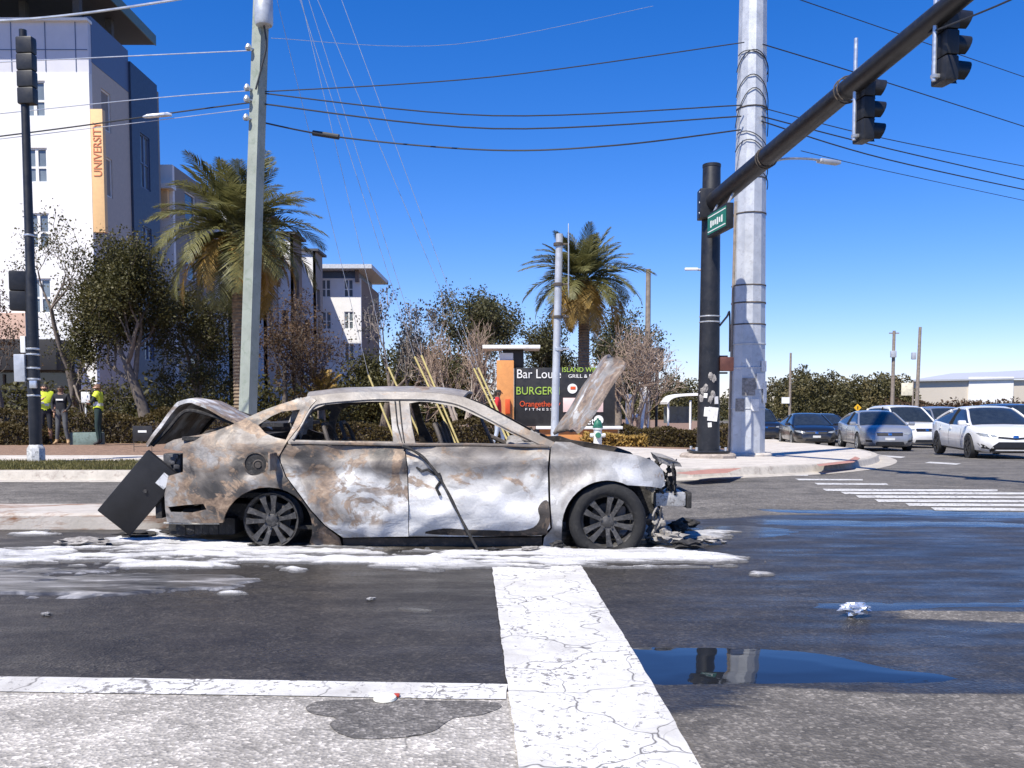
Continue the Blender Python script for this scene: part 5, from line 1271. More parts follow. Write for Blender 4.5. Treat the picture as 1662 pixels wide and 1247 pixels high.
# warehouse on the right
WY = 125.0; t = thing('warehouse', 'long low pale warehouse with sloping roof at the right edge', 'building', (XY(1570, WY), WY, gz(60, WY)))
zg = gz(60, WY)
def wx(px): return XY(px, WY)
wall('wall', (wx(1482), WY, zg), (1, 0, 0), wx(1760) - wx(1482), bz(617, WY) - zg, [], simple('warehouse_wall', (.56, .5, .42), .8, var=.06, scale=.2), t)
m = MB(); m.box((wx(1605), WY - .1, (bz(612, WY) + zg) / 2), (wx(1642) - wx(1570), .25, bz(612, WY) - zg)); m.build('bright_bay', M_stw, t)
m = MB(); m.add([at(1478, 617, WY - .5), at(1770, 611, WY - .5), at(1770, 598, WY + 25), at(1545, 606, WY + 25)], [(0, 1, 2, 3)]); m.add([at(1478, 619.5, WY - .5), at(1770, 613.5, WY - .5), at(1770, 611, WY - .5), at(1478, 617, WY - .5)], [(0, 1, 2, 3)]); m.build('roof', simple('metal_roof', (.42, .43, .46), .5, var=.05), t)
m = MB(); m.prism([at(1545, 606.5, WY + 25), at(1770, 597, WY + 25), at(1770, 601, WY + 25), at(1545, 609, WY + 25)], (0, 1, 0)); m.build('eaves', M_soff, t)

# ================================================================== VEGETATION
def cards(C, size, seed, aspect=.55, up=.0):
    """leaf-shaped quads with random directions round the points C"""
    r = np.random.default_rng(seed); n = len(C); C = np.asarray(C)
    d = r.normal(size=(n, 3)); d[:, 2] += up; d /= np.linalg.norm(d, axis=1)[:, None]
    e = r.normal(size=(n, 3)); e -= d * (e * d).sum(1)[:, None]; e /= np.linalg.norm(e, axis=1)[:, None]
    s = size * r.uniform(.6, 1.3, n)[:, None]
    v = np.stack([C - d * s * .5, C + e * s * aspect * .5 - d * s * .05, C + d * s * .5, C - e * s * aspect * .5 - d * s * .05], 1)
    return v.reshape(-1, 3), np.arange(n * 4).reshape(-1, 4)
def grow(base, d0, L, rad, depth, rnd, nb, spread, segs, tips, up=.15, shrink=.72, jit=.18):
    p = Vector(base); d = Vector(d0).normalized(); n = 4; pts = [p.copy()]; rr = [rad]
    for i in range(n):
        d = (d + Vector((rnd.gauss(0, jit), rnd.gauss(0, jit), rnd.gauss(0, jit) * .6 + up * .3))).normalized()
        p = p + d * (L / n); pts.append(p.copy()); rr.append(rad * (1 - .45 * (i + 1) / n))
    segs.append((pts, rr))
    if depth <= 0: tips.append((pts[-1], d)); tips.append((pts[-2], d)); return
    for k in range(nb):
        q = pts[rnd.choice((2, 3, 4)) if k else 4]; a = rnd.uniform(0, 6.283)
        perp = d.orthogonal().normalized(); perp = Matrix.Rotation(a, 3, d) @ perp
        nd = (d * (1 - spread * .5) + perp * spread * rnd.uniform(.6, 1.2) + Vector((0, 0, up))).normalized()
        grow(q, nd, L * shrink * rnd.uniform(.8, 1.15), max(rr[-1] * .72, .006), depth - 1, rnd, nb, spread, segs, tips, up, shrink, jit)
M_bark = simple('bark', (.17, .14, .115), .9, var=.35, scale=9, bs=.7, bscale=30); M_barkp = simple('pale_bark', (.33, .28, .24), .85, var=.25, scale=9, bs=.4, bscale=30); M_twig = simple('twigs', (.3, .22, .17), .85, var=.3, scale=5); M_twigd = simple('dark_twigs', (.09, .07, .055), .85, var=.3, scale=5)
L_dark = leafmat('oak_leaf', (.036, .036, .012), (.085, .08, .026), (.17, .135, .05)); L_mid = leafmat('evergreen_leaf', (.05, .052, .024), (.105, .102, .045), (.18, .15, .07)); L_brown = leafmat('dry_leaf', (.06, .035, .02), (.13, .08, .045), (.2, .13, .08)); L_hedge = leafmat('hedge_leaf', (.05, .035, .012), (.10, .075, .025), (.17, .12, .05)); L_far = leafmat('far_leaf', (.045, .043, .017), (.095, .085, .033), (.19, .14, .06), .25, .12); L_grey = leafmat('grey_leaf', (.04, .045, .05), (.09, .09, .09), (.14, .12, .1))
def tree(name, label, px, Y, ytop, wpx, seed, kind='bare', leaves=0, lsize=.1, lmat=None, tw=None, trunks=1, depth=4, nb=3, spread=.7, clear=.3, group=None, bark=None, spreadleaf=.25):
    rnd = random.Random(seed); X = XY(px, Y); g = gz(X, Y) + .1; Ht = at(px, ytop, Y).z - g
    t = thing(name, label, 'tree', (X, Y, g), 0, group); segs = []; tips = []
    for k in range(trunks):
        a = 6.283 * k / trunks + rnd.random(); lean = .28 if trunks > 1 else .04
        grow((X + .1 * math.cos(a) * (trunks > 1), Y + .1 * math.sin(a) * (trunks > 1), g - .1), (lean * math.cos(a), lean * math.sin(a), 1), Ht * clear, .035 * Ht / (1.6 if trunks > 1 else 1), depth, rnd, nb, spread, segs, tips)
    # fit into the wanted height and width
    zmax = max(p.z for s in segs for p in s[0]); kz = Ht / max(.1, zmax - g); xs = [abs(p.x - X) for s in segs for p in s[0]]; xs.sort(); kx = (wpx / 2 * Y / FPX) / max(.1, xs[int(len(xs) * .985)])
    fit = lambda p: Vector((X + (p.x - X) * kx, Y + (p.y - Y) * kx, g + (p.z - g) * kz))
    tr = MB(); br = MB()
    for pts, rr in segs:
        P = [fit(p) for p in pts]; (tr if rr[0] > .03 else br).tube(P, [max(r, .007) for r in rr], 6 if rr[0] > .03 else 3, caps=False)
    tr.build('trunk', bark or M_bark, t, smooth=60)
    if not br.v: br.tube([fit(tips[0][0]), fit(tips[0][0]) + Vector((0, 0, .1))], .005, 3)
    if leaves:
        r = np.random.default_rng(seed); T = np.array([fit(p) for p, _ in tips]); idx = r.integers(0, len(T), leaves)
        C = T[idx] + r.normal(size=(leaves, 3)) * spreadleaf * np.array([1, 1, .8]); C[:, 2] = np.maximum(C[:, 2], g + .3)
        v, f = cards(C, lsize, seed)
        link('crown', npmesh('crown', v, f, lmat or L_dark), t); setp(br.build('limbs', tw or M_twigd, t, smooth=60), kind='stuff')
    else: br.build('crown', tw or M_twig, t, smooth=60)
    return t
tree('oak_tree', 'dense dark evergreen oak between the bystanders and the left palm', 248, 28.5, 385, 225, 11, leaves=32000, lsize=.10, spreadleaf=.22, depth=4, nb=4, spread=.95, clear=.24)
tree('oak_tree', 'half-bare oak with dark twigs against the white building', 135, 29.5, 362, 165, 12, leaves=4200, lsize=.09, spreadleaf=.16, depth=5, nb=3, spread=.8, clear=.27)
tree('oak_tree', 'low dark oak filling the gap left of the palm trunk', 330, 31, 470, 150, 13, leaves=14000, lsize=.10, spreadleaf=.2, depth=4, nb=4, spread=.95, clear=.22)
tree('bare_tree', 'twiggy bare tree at the far left edge', 5, 30, 432, 110, 14, leaves=2600, lsize=.1, lmat=L_brown, tw=M_twigd, depth=5, nb=3, spread=.8, clear=.28)
tree('bare_tree', 'brown bare tree just right of the utility pole', 448, 32, 490, 130, 15, leaves=3800, lsize=.1, lmat=L_brown, tw=M_twigd, depth=5, nb=3, spread=.8, clear=.25)
tree('bare_tree', 'bare brown tree before the far end of the apartment wing', 525, 35, 465, 120, 16, leaves=2600, lsize=.1, lmat=L_brown, depth=5, nb=3, spread=.75, clear=.28)
tree('bare_tree', 'pale bare tree right of the pale end block', 622, 38, 465, 125, 17, leaves=1300, lsize=.14, lmat=L_grey, tw=M_barkp, depth=5, nb=3, spread=.7, clear=.27, spreadleaf=.18)
tree('bare_tree', 'grey bare tree behind the middle yellow guy guards', 668, 40, 478, 110, 18, leaves=1300, lsize=.14, lmat=L_grey, tw=M_barkp, depth=5, nb=3, spread=.7, clear=.27, spreadleaf=.18)
tree('bare_tree', 'wide brown crape myrtle left of the shop sign', 748, 35, 512, 150, 19, trunks=4, depth=4, nb=4, spread=.6, clear=.32, bark=M_barkp, leaves=500, lsize=.08, lmat=L_brown, tw=M_twig)
tree('bare_tree', 'brown crape myrtle right of the shop sign', 1032, 34, 520, 125, 20, trunks=4, depth=4, nb=4, spread=.6, clear=.32, bark=M_barkp, leaves=900, lsize=.09, lmat=L_grey, tw=M_twig)
tree('evergreen_tree', 'tall grey-green evergreen left of the sign post', 785, 46, 462, 140, 21, leaves=16000, lsize=.14, lmat=L_mid, depth=4, nb=4, spread=.75, clear=.26, spreadleaf=.26)
tree('evergreen_tree', 'grey-green evergreen behind the right palm trunk', 1003, 46, 482, 120, 22, leaves=13000, lsize=.14, lmat=L_mid, depth=4, nb=4, spread=.8, clear=.25, spreadleaf=.26)
tree('evergreen_tree', 'low evergreen between the shop sign canopy and the palm', 872, 48, 520, 130, 23, leaves=13000, lsize=.14, lmat=L_mid, depth=4, nb=4, spread=.85, clear=.22, spreadleaf=.3)
tree('evergreen_tree', 'shaded low evergreen behind the wreck roof', 690, 50, 575, 190, 24, leaves=11000, lsize=.2, lmat=L_dark, depth=4, nb=4, spread=.9, clear=.22, spreadleaf=.45)
tree('evergreen_tree', 'shaded low evergreen behind the wreck rear window', 560, 50, 580, 170, 25, leaves=9000, lsize=.2, lmat=L_dark, depth=4, nb=4, spread=.9, clear=.22, spreadleaf=.45)

# ---- palms
L_palm = leafmat('palm_leaf', (.08, .085, .03), (.16, .155, .055), (.24, .215, .08), .3, 3); L_palmo = leafmat('old_palm_leaf', (.24, .155, .035), (.4, .26, .07), (.48, .33, .12), .3, 3)
def frond_mesh(name, L, droop, mat, seed, nl=44):
    r = random.Random(seed); m = MB(); pts = []; ang = 0.0; p = Vector((0, 0, 0)); n = 12
    for i in range(n + 1):
        pts.append(p.copy()); ang = -droop * (i / n) ** 1.4; p = p + Vector((math.cos(ang), 0, math.sin(ang))) * (L / n)
    m.tube(pts, [.022 - .0015 * i for i in range(n + 1)], 4, caps=False)
    for k in range(nl):
        s = .12 + .87 * k / nl; i = min(int(s * n), n - 1); u = s * n - i; q = pts[i].lerp(pts[i + 1], u); tg = (pts[i + 1] - pts[i]).normalized()
        ln = L * .27 * math.sin(math.pi * min(1, .15 + s * .85)) ** .6 * r.uniform(.85, 1.1); 
        for sd in (-1, 1):
            dv = (tg * .75 + Vector((0, sd * .75, .22 - .35 * s + r.uniform(-.15, .15)))).normalized(); tip = q + dv * ln + Vector((0, 0, -.10 * ln)); w = tg * .018
            mid = q + dv * ln * .5 + Vector((0, 0, .02)); m.add([q - w, mid - w * 1.3, tip, mid + w * 1.3, q + w], [(0, 1, 2, 3, 4)])
    return m.mesh(name, mat, None)
def palm(label, px, Y, yc, Rpx, seed, base_x=None):
    rnd = random.Random(seed); X = XY(px, Y); g = gz(X, Y) + .1; zc = at(px, yc, Y).z; L = Rpx * Y / FPX * 1.08
    t = thing('palm_tree', label, 'palm tree', (X, Y, g)); m = MB(); prof = []; z = 0.0; Ht = zc - g - .1; i = 0
    while z < Ht:
        k = z / Ht; r = .21 + .03 * (k < .1) + .1 * sm(.8, .97, k); prof += [(r, z), (r + .028, z + .05), (r + .004, z + .10)]; z += .105
    m.lathe(prof + [(.12, Ht + .15), (0, Ht + .2)], 14, (X, Y, g)); m.build('trunk', simple('palm_trunk', (.2, .15, .10), .9, var=.4, scale=8, bs=.7, bscale=25), t, smooth=40)
    kinds = [frond_mesh('frond', L, .55, L_palm, 1), frond_mesh('frond', L, 1.0, L_palm, 2), frond_mesh('frond', L * .98, 1.45, L_palm, 3), frond_mesh('frond', L * .95, 1.5, L_palmo, 4), frond_mesh('frond', L * .8, 1.1, L_palmo, 5)]
    n = 72
    for k in range(n):
        s = k / (n - 1); el = R(84 - 128 * s + rnd.uniform(-9, 9)); az = k * 2.39996 + rnd.uniform(-.2, .2)
        me = kinds[0 if s < .25 else 1 if s < .52 else 2 if s < .76 else rnd.choice((3, 3, 2, 4))]
        o = bpy.data.objects.new('frond', me); COL.objects.link(o); o.parent = t; o.location = (.1 * math.cos(az), .1 * math.sin(az), zc - g + .12 * (1 - s)); o.rotation_euler = (rnd.uniform(-.25, .25), -el, az); o.scale = (rnd.uniform(.85, 1.08) * (.78 + .22 * sm(.1, .5, s)),) * 3
    return t
palm('large date palm behind the concrete utility pole', 393, 27.5, 378, 148, 31)
palm('date palm behind the edge-on sign post', 947, 37, 456, 100, 32)
# small spiky palm in front of the wing
X, Y = XY(522, 33), 33.0; t = thing('shrub_palm', 'small spiky fan palm behind the wreck rear roof', 'palm', (X, Y, gz(X, Y) + .1)); fm = frond_mesh('frond', 1.2, .5, L_palmo, 7, 24)
for k in range(26):
    o = bpy.data.objects.new('frond', fm); COL.objects.link(o); o.parent = t; o.location = (0, 0, 1.35); o.rotation_euler = (0, -R(rng.uniform(0, 85)), k * 2.4)
m = MB(); m.tube([(X, Y, gz(X, Y)), (X, Y, gz(X, Y) + 1.5)], [.12, .09], 8); m.build('trunk', M_bark, t)

# ---- hedges
def hedge(label, x0, x1, y0, y1, h, n, seed, mat=L_hedge, size=.09):
    r = np.random.default_rng(seed); xm, ym = (x0 + x1) / 2, (y0 + y1) / 2; g = gz(xm, ym) + .1; t = thing('hedge', label, 'hedge', (xm, ym, g))
    hh = lambda x: h * (1 + .14 * math.sin(x * 1.3 + seed) + .09 * math.sin(x * 3.7 + seed * 2))
    pts = []
    while len(pts) < n:
        x = r.uniform(x0, x1); H = hh(x); f = r.random()
        if f < .5: p = (x, y0 + abs(r.normal(0, .10)), r.uniform(0, H))
        elif f < .85: p = (x, r.uniform(y0, y1), H - abs(r.normal(0, .07)))
        else: p = (r.choice((x0, x1)) + r.normal(0, .08), r.uniform(y0, y1), r.uniform(0, H))
        bulge = .12 * noise.noise((p[0] * 1.6, p[2] * 2, seed)); pts.append((p[0] + r.normal(0, .03), p[1] + bulge + r.normal(0, .03), g + p[2] + .08 * noise.noise((p[0] * 2.5, p[1] * 2.5, seed))))
    v, f = cards(np.array(pts), size, seed); link('foliage', npmesh('foliage', v, f, mat), t)
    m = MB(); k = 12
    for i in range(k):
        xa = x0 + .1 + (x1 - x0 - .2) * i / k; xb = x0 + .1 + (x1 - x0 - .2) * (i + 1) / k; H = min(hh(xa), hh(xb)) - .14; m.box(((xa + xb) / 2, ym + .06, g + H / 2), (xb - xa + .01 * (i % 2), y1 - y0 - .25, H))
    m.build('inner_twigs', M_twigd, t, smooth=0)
hedge('trimmed brown-green hedge behind the three bystanders', -17.5, -6.6, 27.2, 28.3, .98, 16000, 1)
hedge('low rough shrub row at the left edge in front of the hedge', -16, -13.2, 25.9, 26.7, .55, 4000, 2)
hedge('hedge seen through the wreck windows', -6.3, -0.2, 27.8, 28.9, .62, 9000, 3)
hedge('low hedge between the shop sign and the black mast', 3.7, 7.6, 29.8, 31.2, .72, 7000, 4)
hedge('straw-coloured grass tuft row at the foot of the shop sign', 2.3, 4.1, 28.6, 29.2, .38, 1600, 5, L_palmo, .12)
hedge('low shrubs under the shop sign tower', -1.3, .6, 28.6, 29.4, .4, 1800, 6)

# ---- far wood and roadside scrub: masses
def mass(name, label, specs, n, size, mat, seed):
    """specs: (x, y, z, rx, ry, rz) lumps"""
    r = np.random.default_rng(seed); S = np.array(specs); vol = S[:, 3] * S[:, 5]; idx = r.choice(len(S), n, p=vol / vol.sum()); d = r.normal(size=(n, 3)); d /= np.linalg.norm(d, axis=1)[:, None]; d *= (r.random(n) ** .4)[:, None]
    d[:, 1] = -np.abs(d[:, 1]); C = S[idx, :3] + d * S[idx, 3:]; v, f = cards(C, size, seed); return setp(link(name, npmesh(name, v, f, mat)), label, 'trees', kind='stuff')
sp = []; rr = random.Random(5)
prof = [(980, 630), (1040, 622), (1080, 600), (1100, 605), (1150, 628), (1240, 622), (1262, 600), (1290, 582), (1318, 600), (1345, 590), (1365, 600), (1395, 592), (1420, 586), (1450, 596), (1470, 612), (1484, 652), (1600, 652), (1700, 652)]
for i in range(len(prof) - 1):
    (a, ya), (b, yb) = prof[i], prof[i + 1]; k = max(2, int((b - a) / 9))
    for j in range(k):
        s = j / k; px = a + (b - a) * s; Y = rr.uniform(112, 150) if px < 1480 else 118; yt = ya + (yb - ya) * s + rr.uniform(-3, 22); zt_ = at(px, yt, Y).z; g = -.7; w = rr.uniform(.8, 2.2)
        sp.append((XY(px, Y), Y, g + (zt_ - g) * .62, w, 2.0, (zt_ - g) * .38)); sp.append((XY(px, Y) + rr.uniform(-1, 1), Y - 1, g + (zt_ - g) * .25, w * 1.2, 2.0, (zt_ - g) * .32))
mass('far_wood', 'dark evergreen wood along the horizon on the right', sp, 60000, .42, L_far, 6)
sp = [(XY(px, 110), 110, rr.uniform(.2, .9), 1.6, 1.5, rr.uniform(.9, 1.6)) for px in range(1440, 1720, 8)]
mass('roadside_scrub', 'brown roadside scrub in front of the warehouse', sp, 9000, .4, L_brown, 7)
sp = [(XY(px, 60), 60, rr.uniform(.3, .8), 1.5, 1.5, rr.uniform(.8, 1.6)) for px in range(560, 800, 14)]
mass('background_shrubs', 'shaded shrubs beyond the hedge behind the wreck', sp, 7000, .3, L_dark, 8)
sp = [(XY(px, 38), 38, rr.uniform(.4, 1.2), 1.2, 1.2, rr.uniform(1.0, 1.9)) for px in range(20, 560, 14)]
mass('understorey_shrubs', 'dark shrubs in the shade below the oaks', sp, 16000, .2, L_dark, 9)

# ================================================================== QUEUEING VEHICLES
def eval_mesh(o):
    dg = bpy.context.evaluated_depsgraph_get(); dg.update(); return bpy.data.meshes.new_from_object(o.evaluated_get(dg))
def carpaint(name, col, rough=.28, metal=0.0):
    m, nt, b = nmat(name); v = coords(nt); n1 = noi(nt, v, 3, 5, .6)
    c = ramp(nt, n1, [(.3, tuple(x * .9 for x in col)), (.7, col)])
    sep = N(nt, 'ShaderNodeSeparateXYZ'); nt.links.new(coords(nt), sep.inputs[0])
    dirt = ramp(nt, math_(nt, 'ADD', sep.outputs[2], math_(nt, 'MULTIPLY', noi(nt, v, 5, 5), .35)), [(.35, .55), (.75, 0.0)])
    c = mixc(nt, dirt, c, (.16, .145, .125)); nt.links.new(c, b.inputs['Base Color']); b.inputs['Roughness'].default_value = rough; b.inputs['Metallic'].default_value = metal
    b.inputs['Coat Weight'].default_value = .7; b.inputs['Coat Roughness'].default_value = .06
    return m
M_cglass = simple('car_glass', (.02, .025, .028), .06, var=.3, spec=.9); M_lamp = simple('headlamp', (.24, .26, .28), .12, var=.3, scale=20, spec=.9); M_grille = simple('grille', (.012, .012, .013), .45, var=.3, scale=30); M_rubber = simple('rubber', (.02, .02, .021), .8, var=.3); M_alloy = simple('alloy_wheel', (.3, .31, .32), .35, metal=.6, var=.2); M_alloyd = simple('black_alloy_wheel', (.03, .03, .032), .35, metal=.4, var=.2); M_plate = simple('number_plate', (.6, .6, .58), .5); M_chrome = simple('chrome', (.7, .7, .7), .15, metal=1.0, var=.1)
def interp(tab, x):
    for (a, va), (b, vb) in zip(tab, tab[1:]):
        if x <= b: t = (x - a) / (b - a); t = max(0, min(1, t)); return va + (vb - va) * t
    return tab[-1][1]
KINDS = {
 'sedan': dict(L=4.8, W=.92, top=[(-.5, .62), (-.492, .86), (-.47, 1.0), (-.42, 1.05), (-.3, 1.03), (-.1, .96), (.1, .95), (.25, .96), (.33, .92), (.42, .84), (.47, .75), (.494, .62), (.5, .5)],
               roof=[(-.42, 1.03), (-.34, 1.15), (-.25, 1.30), (-.15, 1.40), (-.04, 1.43), (.04, 1.415), (.10, 1.36), (.19, 1.17), (.30, .94)], roofx=(-.2, .075)),
 'suv': dict(L=4.7, W=.94, top=[(-.5, .7), (-.49, 1.0), (-.47, 1.1), (-.4, 1.1), (-.1, 1.06), (.1, 1.04), (.22, 1.06), (.32, 1.04), (.42, .98), (.475, .86), (.495, .7), (.5, .55)],
               roof=[(-.48, 1.12), (-.455, 1.35), (-.42, 1.58), (-.34, 1.68), (-.15, 1.72), (.0, 1.70), (.07, 1.64), (.15, 1.4), (.245, 1.06)], roofx=(-.41, .06)),
}
def make_car(label, kind, paint, face='sedan', loc=(0, 0, 0), rz=0.0, group='cars queueing on the cross street'):
    K = KINDS[kind]; L, W = K['L'], K['W']; t = thing('queueing_car', label, 'car', (0, 0, 0), 0, group)
    xs = [-.5, -.494, -.48, -.45, -.4, -.34, -.28, -.2, -.1, 0, .1, .2, .27, .33, .38, .42, .45, .475, .49, .5]
    wtab = [(-.5, .70), (-.485, .84), (-.44, .94), (-.34, .99), (-.2, 1), (.2, 1), (.33, .985), (.40, .95), (.45, .88), (.48, .78), (.5, .62)]
    btab = [(-.5, .40), (-.48, .3), (-.42, .22), (.4, .2), (.47, .2), (.5, .27)]
    vs = []; n = 0
    for x in xs:
        w = W * interp(wtab, x); zb_ = interp(btab, x); zt = interp(K['top'], x); h = zt - zb_
        half = [(0, zb_), (w * .82, zb_), (w * .95, zb_ + .07), (w * .985, zb_ + h * .3), (w, zb_ + h * .55), (w * .985, zb_ + h * .72), (w * .965, zt - .07), (w * .90, zt - .012), (w * .6, zt + .012), (0, zt + .022)]
        ring = half + [(-y, z) for y, z in reversed(half[1:-1])]; n = len(ring); vs += [(x * L, y, z) for y, z in ring]
    fs = [(i * n + k, i * n + (k + 1) % n, (i + 1) * n + (k + 1) % n, (i + 1) * n + k) for i in range(len(xs) - 1) for k in range(n)] + [tuple(range(n - 1, -1, -1)), tuple((len(xs) - 1) * n + k for k in range(n))]
    ob = MB().add(vs, fs).build('body', paint, None, smooth=38)
    wr = .335 if kind == 'sedan' else .36; ax = (.305 * L, -.295 * L)
    cut = MB()
    for x in ax:
        for s in (-1, 1): cut.lathe([(wr + .05, s * W * .70), (wr + .05, s * (W + .1))], 28, (x, 0, wr), 'Y')
    co = cut.build('cutter', paint, None, smooth=0); md = ob.modifiers.new('b', 'BOOLEAN'); md.object = co; md.operation = 'DIFFERENCE'; md.solver = 'EXACT'
    me = eval_mesh(ob); ob.modifiers.clear(); ob.data = me; shade(me, 38); bpy.data.objects.remove(co); ob.parent = t
    bvh = BVHTree.FromPolygons([v.co.copy() for v in me.vertices], [tuple(p.vertices) for p in me.polygons])
    def patch(name, poly, mat, axis='x', off=.008, step=.06, th=.01):
        v, tri = cdt(densify(poly, step), step=step); P = []
        for p in v:
            o, d = (Vector((4, p.x, p.y)), Vector((-1, 0, 0))) if axis == 'x' else (Vector((p.x, -3 if axis == 'r' else 3, p.y)), Vector((0, 1 if axis == 'r' else -1, 0)))
            h = bvh.ray_cast(o, d); P.append((h[0] if h[0] else Vector((L * .49, p.x, p.y)) if axis == 'x' else Vector((p.x, W * (-1 if axis == 'r' else 1), p.y))) - d * off)
        dd = Vector((-1, 0, 0)) if axis == 'x' else Vector((0, 1 if axis == 'r' else -1, 0))
        v2, f2 = solid_sheet(P, tri, lambda i: P[i] + dd * (th + off)); return MB().add(v2, f2).build(name, mat, t, world=False, smooth=40)
    # greenhouse
    rf = K['roof']; x0, x1 = rf[0][0], rf[-1][0]; gs = [x0 + (x1 - x0) * i / 22 for i in range(23)]; sm_ = catmull(rf, 4); zr = lambda x: interp(sm_, x)
    belt = lambda x: interp(K['top'], x) - .04; wb = lambda x: W * .93 * (interp(wtab, x)); 
    def half(x, e=0.0):
        z1 = zr(x); zb_ = belt(x); k = min(1, max(0, (z1 - zb_) / (.5 if kind == 'sedan' else .66))); w1 = wb(x) - (.26 if kind == 'sedan' else .2) * k
        return wb(x), zb_, w1, z1
    vs = []; n = 0
    for x in gs:
        w0, zb_, w1, z1 = half(x); hp = [(w0, zb_), (w0 + (w1 - w0) * .5 + .012, zb_ + (z1 - .04 - zb_) * .5), (w1, z1 - .04), (w1 - .09, z1), (w1 * .45, z1 + .018), (0, z1 + .022)]; ring = hp + [(-y, z) for y, z in reversed(hp[:-1])]; n = len(ring); vs += [(x * L, y, z) for y, z in ring]
    fs = [(i * n + k, i * n + k + 1, (i + 1) * n + k + 1, (i + 1) * n + k) for i in range(len(gs) - 1) for k in range(n - 1)]
    MB().add(vs, fs).build('windows', M_cglass, t, world=False, smooth=45)
    vs = []; ra, rb = K['roofx']; rs = [ra + (rb - ra) * i / 10 for i in range(11)]
    for x in rs:
        w0, zb_, w1, z1 = half(x); hp = [(w1 + .02, z1 - .085), (w1 + .012, z1 - .03), (w1 - .085, z1 + .008), (w1 * .45, z1 + .026), (0, z1 + .03)]; ring = hp + [(-y, z) for y, z in reversed(hp[:-1])]; n = len(ring); vs += [(x * L, y, z) for y, z in ring]
    tri = []
    for i in range(len(rs) - 1):
        for k in range(n - 1): a = i * n + k; tri += [(a, a + 1, a + n + 1), (a, a + n + 1, a + n)]
    v2, f2 = solid_sheet([Vector(v) for v in vs], tri, lambda i: Vector(vs[i]) - Vector((0, 0, .012))); MB().add(v2, f2).build('roof', paint, t, world=False, smooth=45)
    for s in (-1, 1):
        def gp(x, f):
            w0, zb_, w1, z1 = half(x); return Vector((x * L, s * (w0 + (w1 - w0) * f + .012 * (1 - f) + .008), zb_ + (z1 - .05 - zb_) * f))
        for nm, (xa, xb), r in (('front_pillar', (x1 - .005, rb - .005), .036), ('middle_pillar', (-.055, -.06), .04), ('rear_pillar', (x0 + .06, ra + .01), .055)):
            m = MB(); pts = [gp(xa + (xb - xa) * q, min(1, .02 + q * (1 if nm != 'front_pillar' else 1))) for q in (0, .25, .5, .75, 1)]
            if nm != 'middle_pillar': pts = [Vector(((xa + (xb - xa) * q) * L, s * (half(xa + (xb - xa) * q)[2] + .004), half(xa + (xb - xa) * q)[3] - (.03 if nm == 'front_pillar' else .065))) for q in (0, .2, .4, .6, .8, 1)]
            m.tube(pts, r, 6); m.build(nm, paint if nm != 'middle_pillar' else M_grille, t, world=False)
        m = MB(); p = Vector(((x1 - .035) * L, s * (W + .09), belt(x1) + .09)); m.bbox(p, (.13, .2, .14), .04); m.tube([p, p + Vector((.02, -s * .18, -.05))], .03, 6); m.build('mirror', paint, t, world=False)
    for x in ax:
        for s in (-1, 1):
            w = thing('wheel', None, None, (x, s * (W - .115), wr)); w.parent = t
            m = MB(); m.lathe([(.22, -.1), (wr - .02, -.105), (wr, -.07), (wr, .07), (wr - .02, .105), (.22, .1)], 28, (0, 0, 0), 'Y', closed=True); m.build('tyre', M_rubber, w, world=False)
            m = MB(); m.lathe([(.225, .085 * s), (.21, .1 * s), (.19, .06 * s), (.05, .07 * s), (0, .08 * s)], 20, (0, 0, 0), 'Y')
            for k in range(7):
                a = k * 6.283 / 7; m.box((.125 * math.cos(a), s * .085, .125 * math.sin(a)), (.19, .03, .035), rot=Matrix.Rotation(-a, 3, 'Y'))
            m.build('rim', M_alloyd if face == 'sport' else M_alloy, w, world=False)
    # lamps and front face
    zt = interp(K['top'], .47); dz = zt - .75
    for s in (-1, 1):
        P = [(s * .46, .645 + dz), (s * .62, .625 + dz), (s * .80, .655 + dz), (s * .87, .745 + dz), (s * .7, .72 + dz), (s * .5, .685 + dz)]; patch('headlight', P, M_lamp, off=.012)
        if face == 'sport': patch('corner_vent', [(s * .6, .30), (s * .78, .33), (s * .84, .46), (s * .74, .42)], M_grille)
        elif face != 'dark': patch('fog_lamp', [(s * .58, .36), (s * .76, .37), (s * .78, .44), (s * .6, .43)], M_grille)
    if face == 'sport':
        patch('lower_grille', [(-.66, .22), (.66, .22), (.56, .40), (.42, .50), (-.42, .50), (-.56, .40)], M_grille); patch('upper_grille', [(-.44, .60), (0, .56), (.44, .60), (.42, .645), (0, .61), (-.42, .645)], M_grille, off=.01)
        patch('badge', [(-.07, .60), (.07, .60), (.07, .67), (-.07, .67)], M_chrome, off=.02)
    else:
        patch('grille', [(-.42, .58 + dz), (.42, .58 + dz), (.44, .68 + dz), (-.44, .68 + dz)], M_grille); patch('grille_bar', [(-.43, .685 + dz), (.43, .685 + dz), (.43, .705 + dz), (-.43, .705 + dz)], M_chrome, off=.014)
        patch('badge', [(-.06, .60 + dz), (.06, .60 + dz), (.06, .67 + dz), (-.06, .67 + dz)], M_chrome, off=.02); patch('lower_grille', [(-.5, .27), (.5, .27), (.44, .38), (-.44, .38)], M_grille)
        patch('number_plate', [(-.16, .43), (.16, .43), (.16, .52), (-.16, .52)], M_plate, off=.016) if face == 'plate' else None
    for s, axn in ((-1, 'r'), (1, 'l')):
        for x in (.175, -.05, -.225): patch('door_seam', [(x * L, .34), (x * L + .012, .34), (x * L + .012, .9), (x * L, .9)], M_grille, axn, .003, .1, .004)
        for x in (.0, -.2): patch('door_handle', [(x * L - .17, .8 + dz * .6), (x * L - .02, .8 + dz * .6), (x * L - .02, .83 + dz * .6), (x * L - .17, .83 + dz * .6)], M_chrome if face == 'plate' else paint, axn, .03, .1)
    t.location = loc; t.rotation_euler = (0, 0, rz); return t
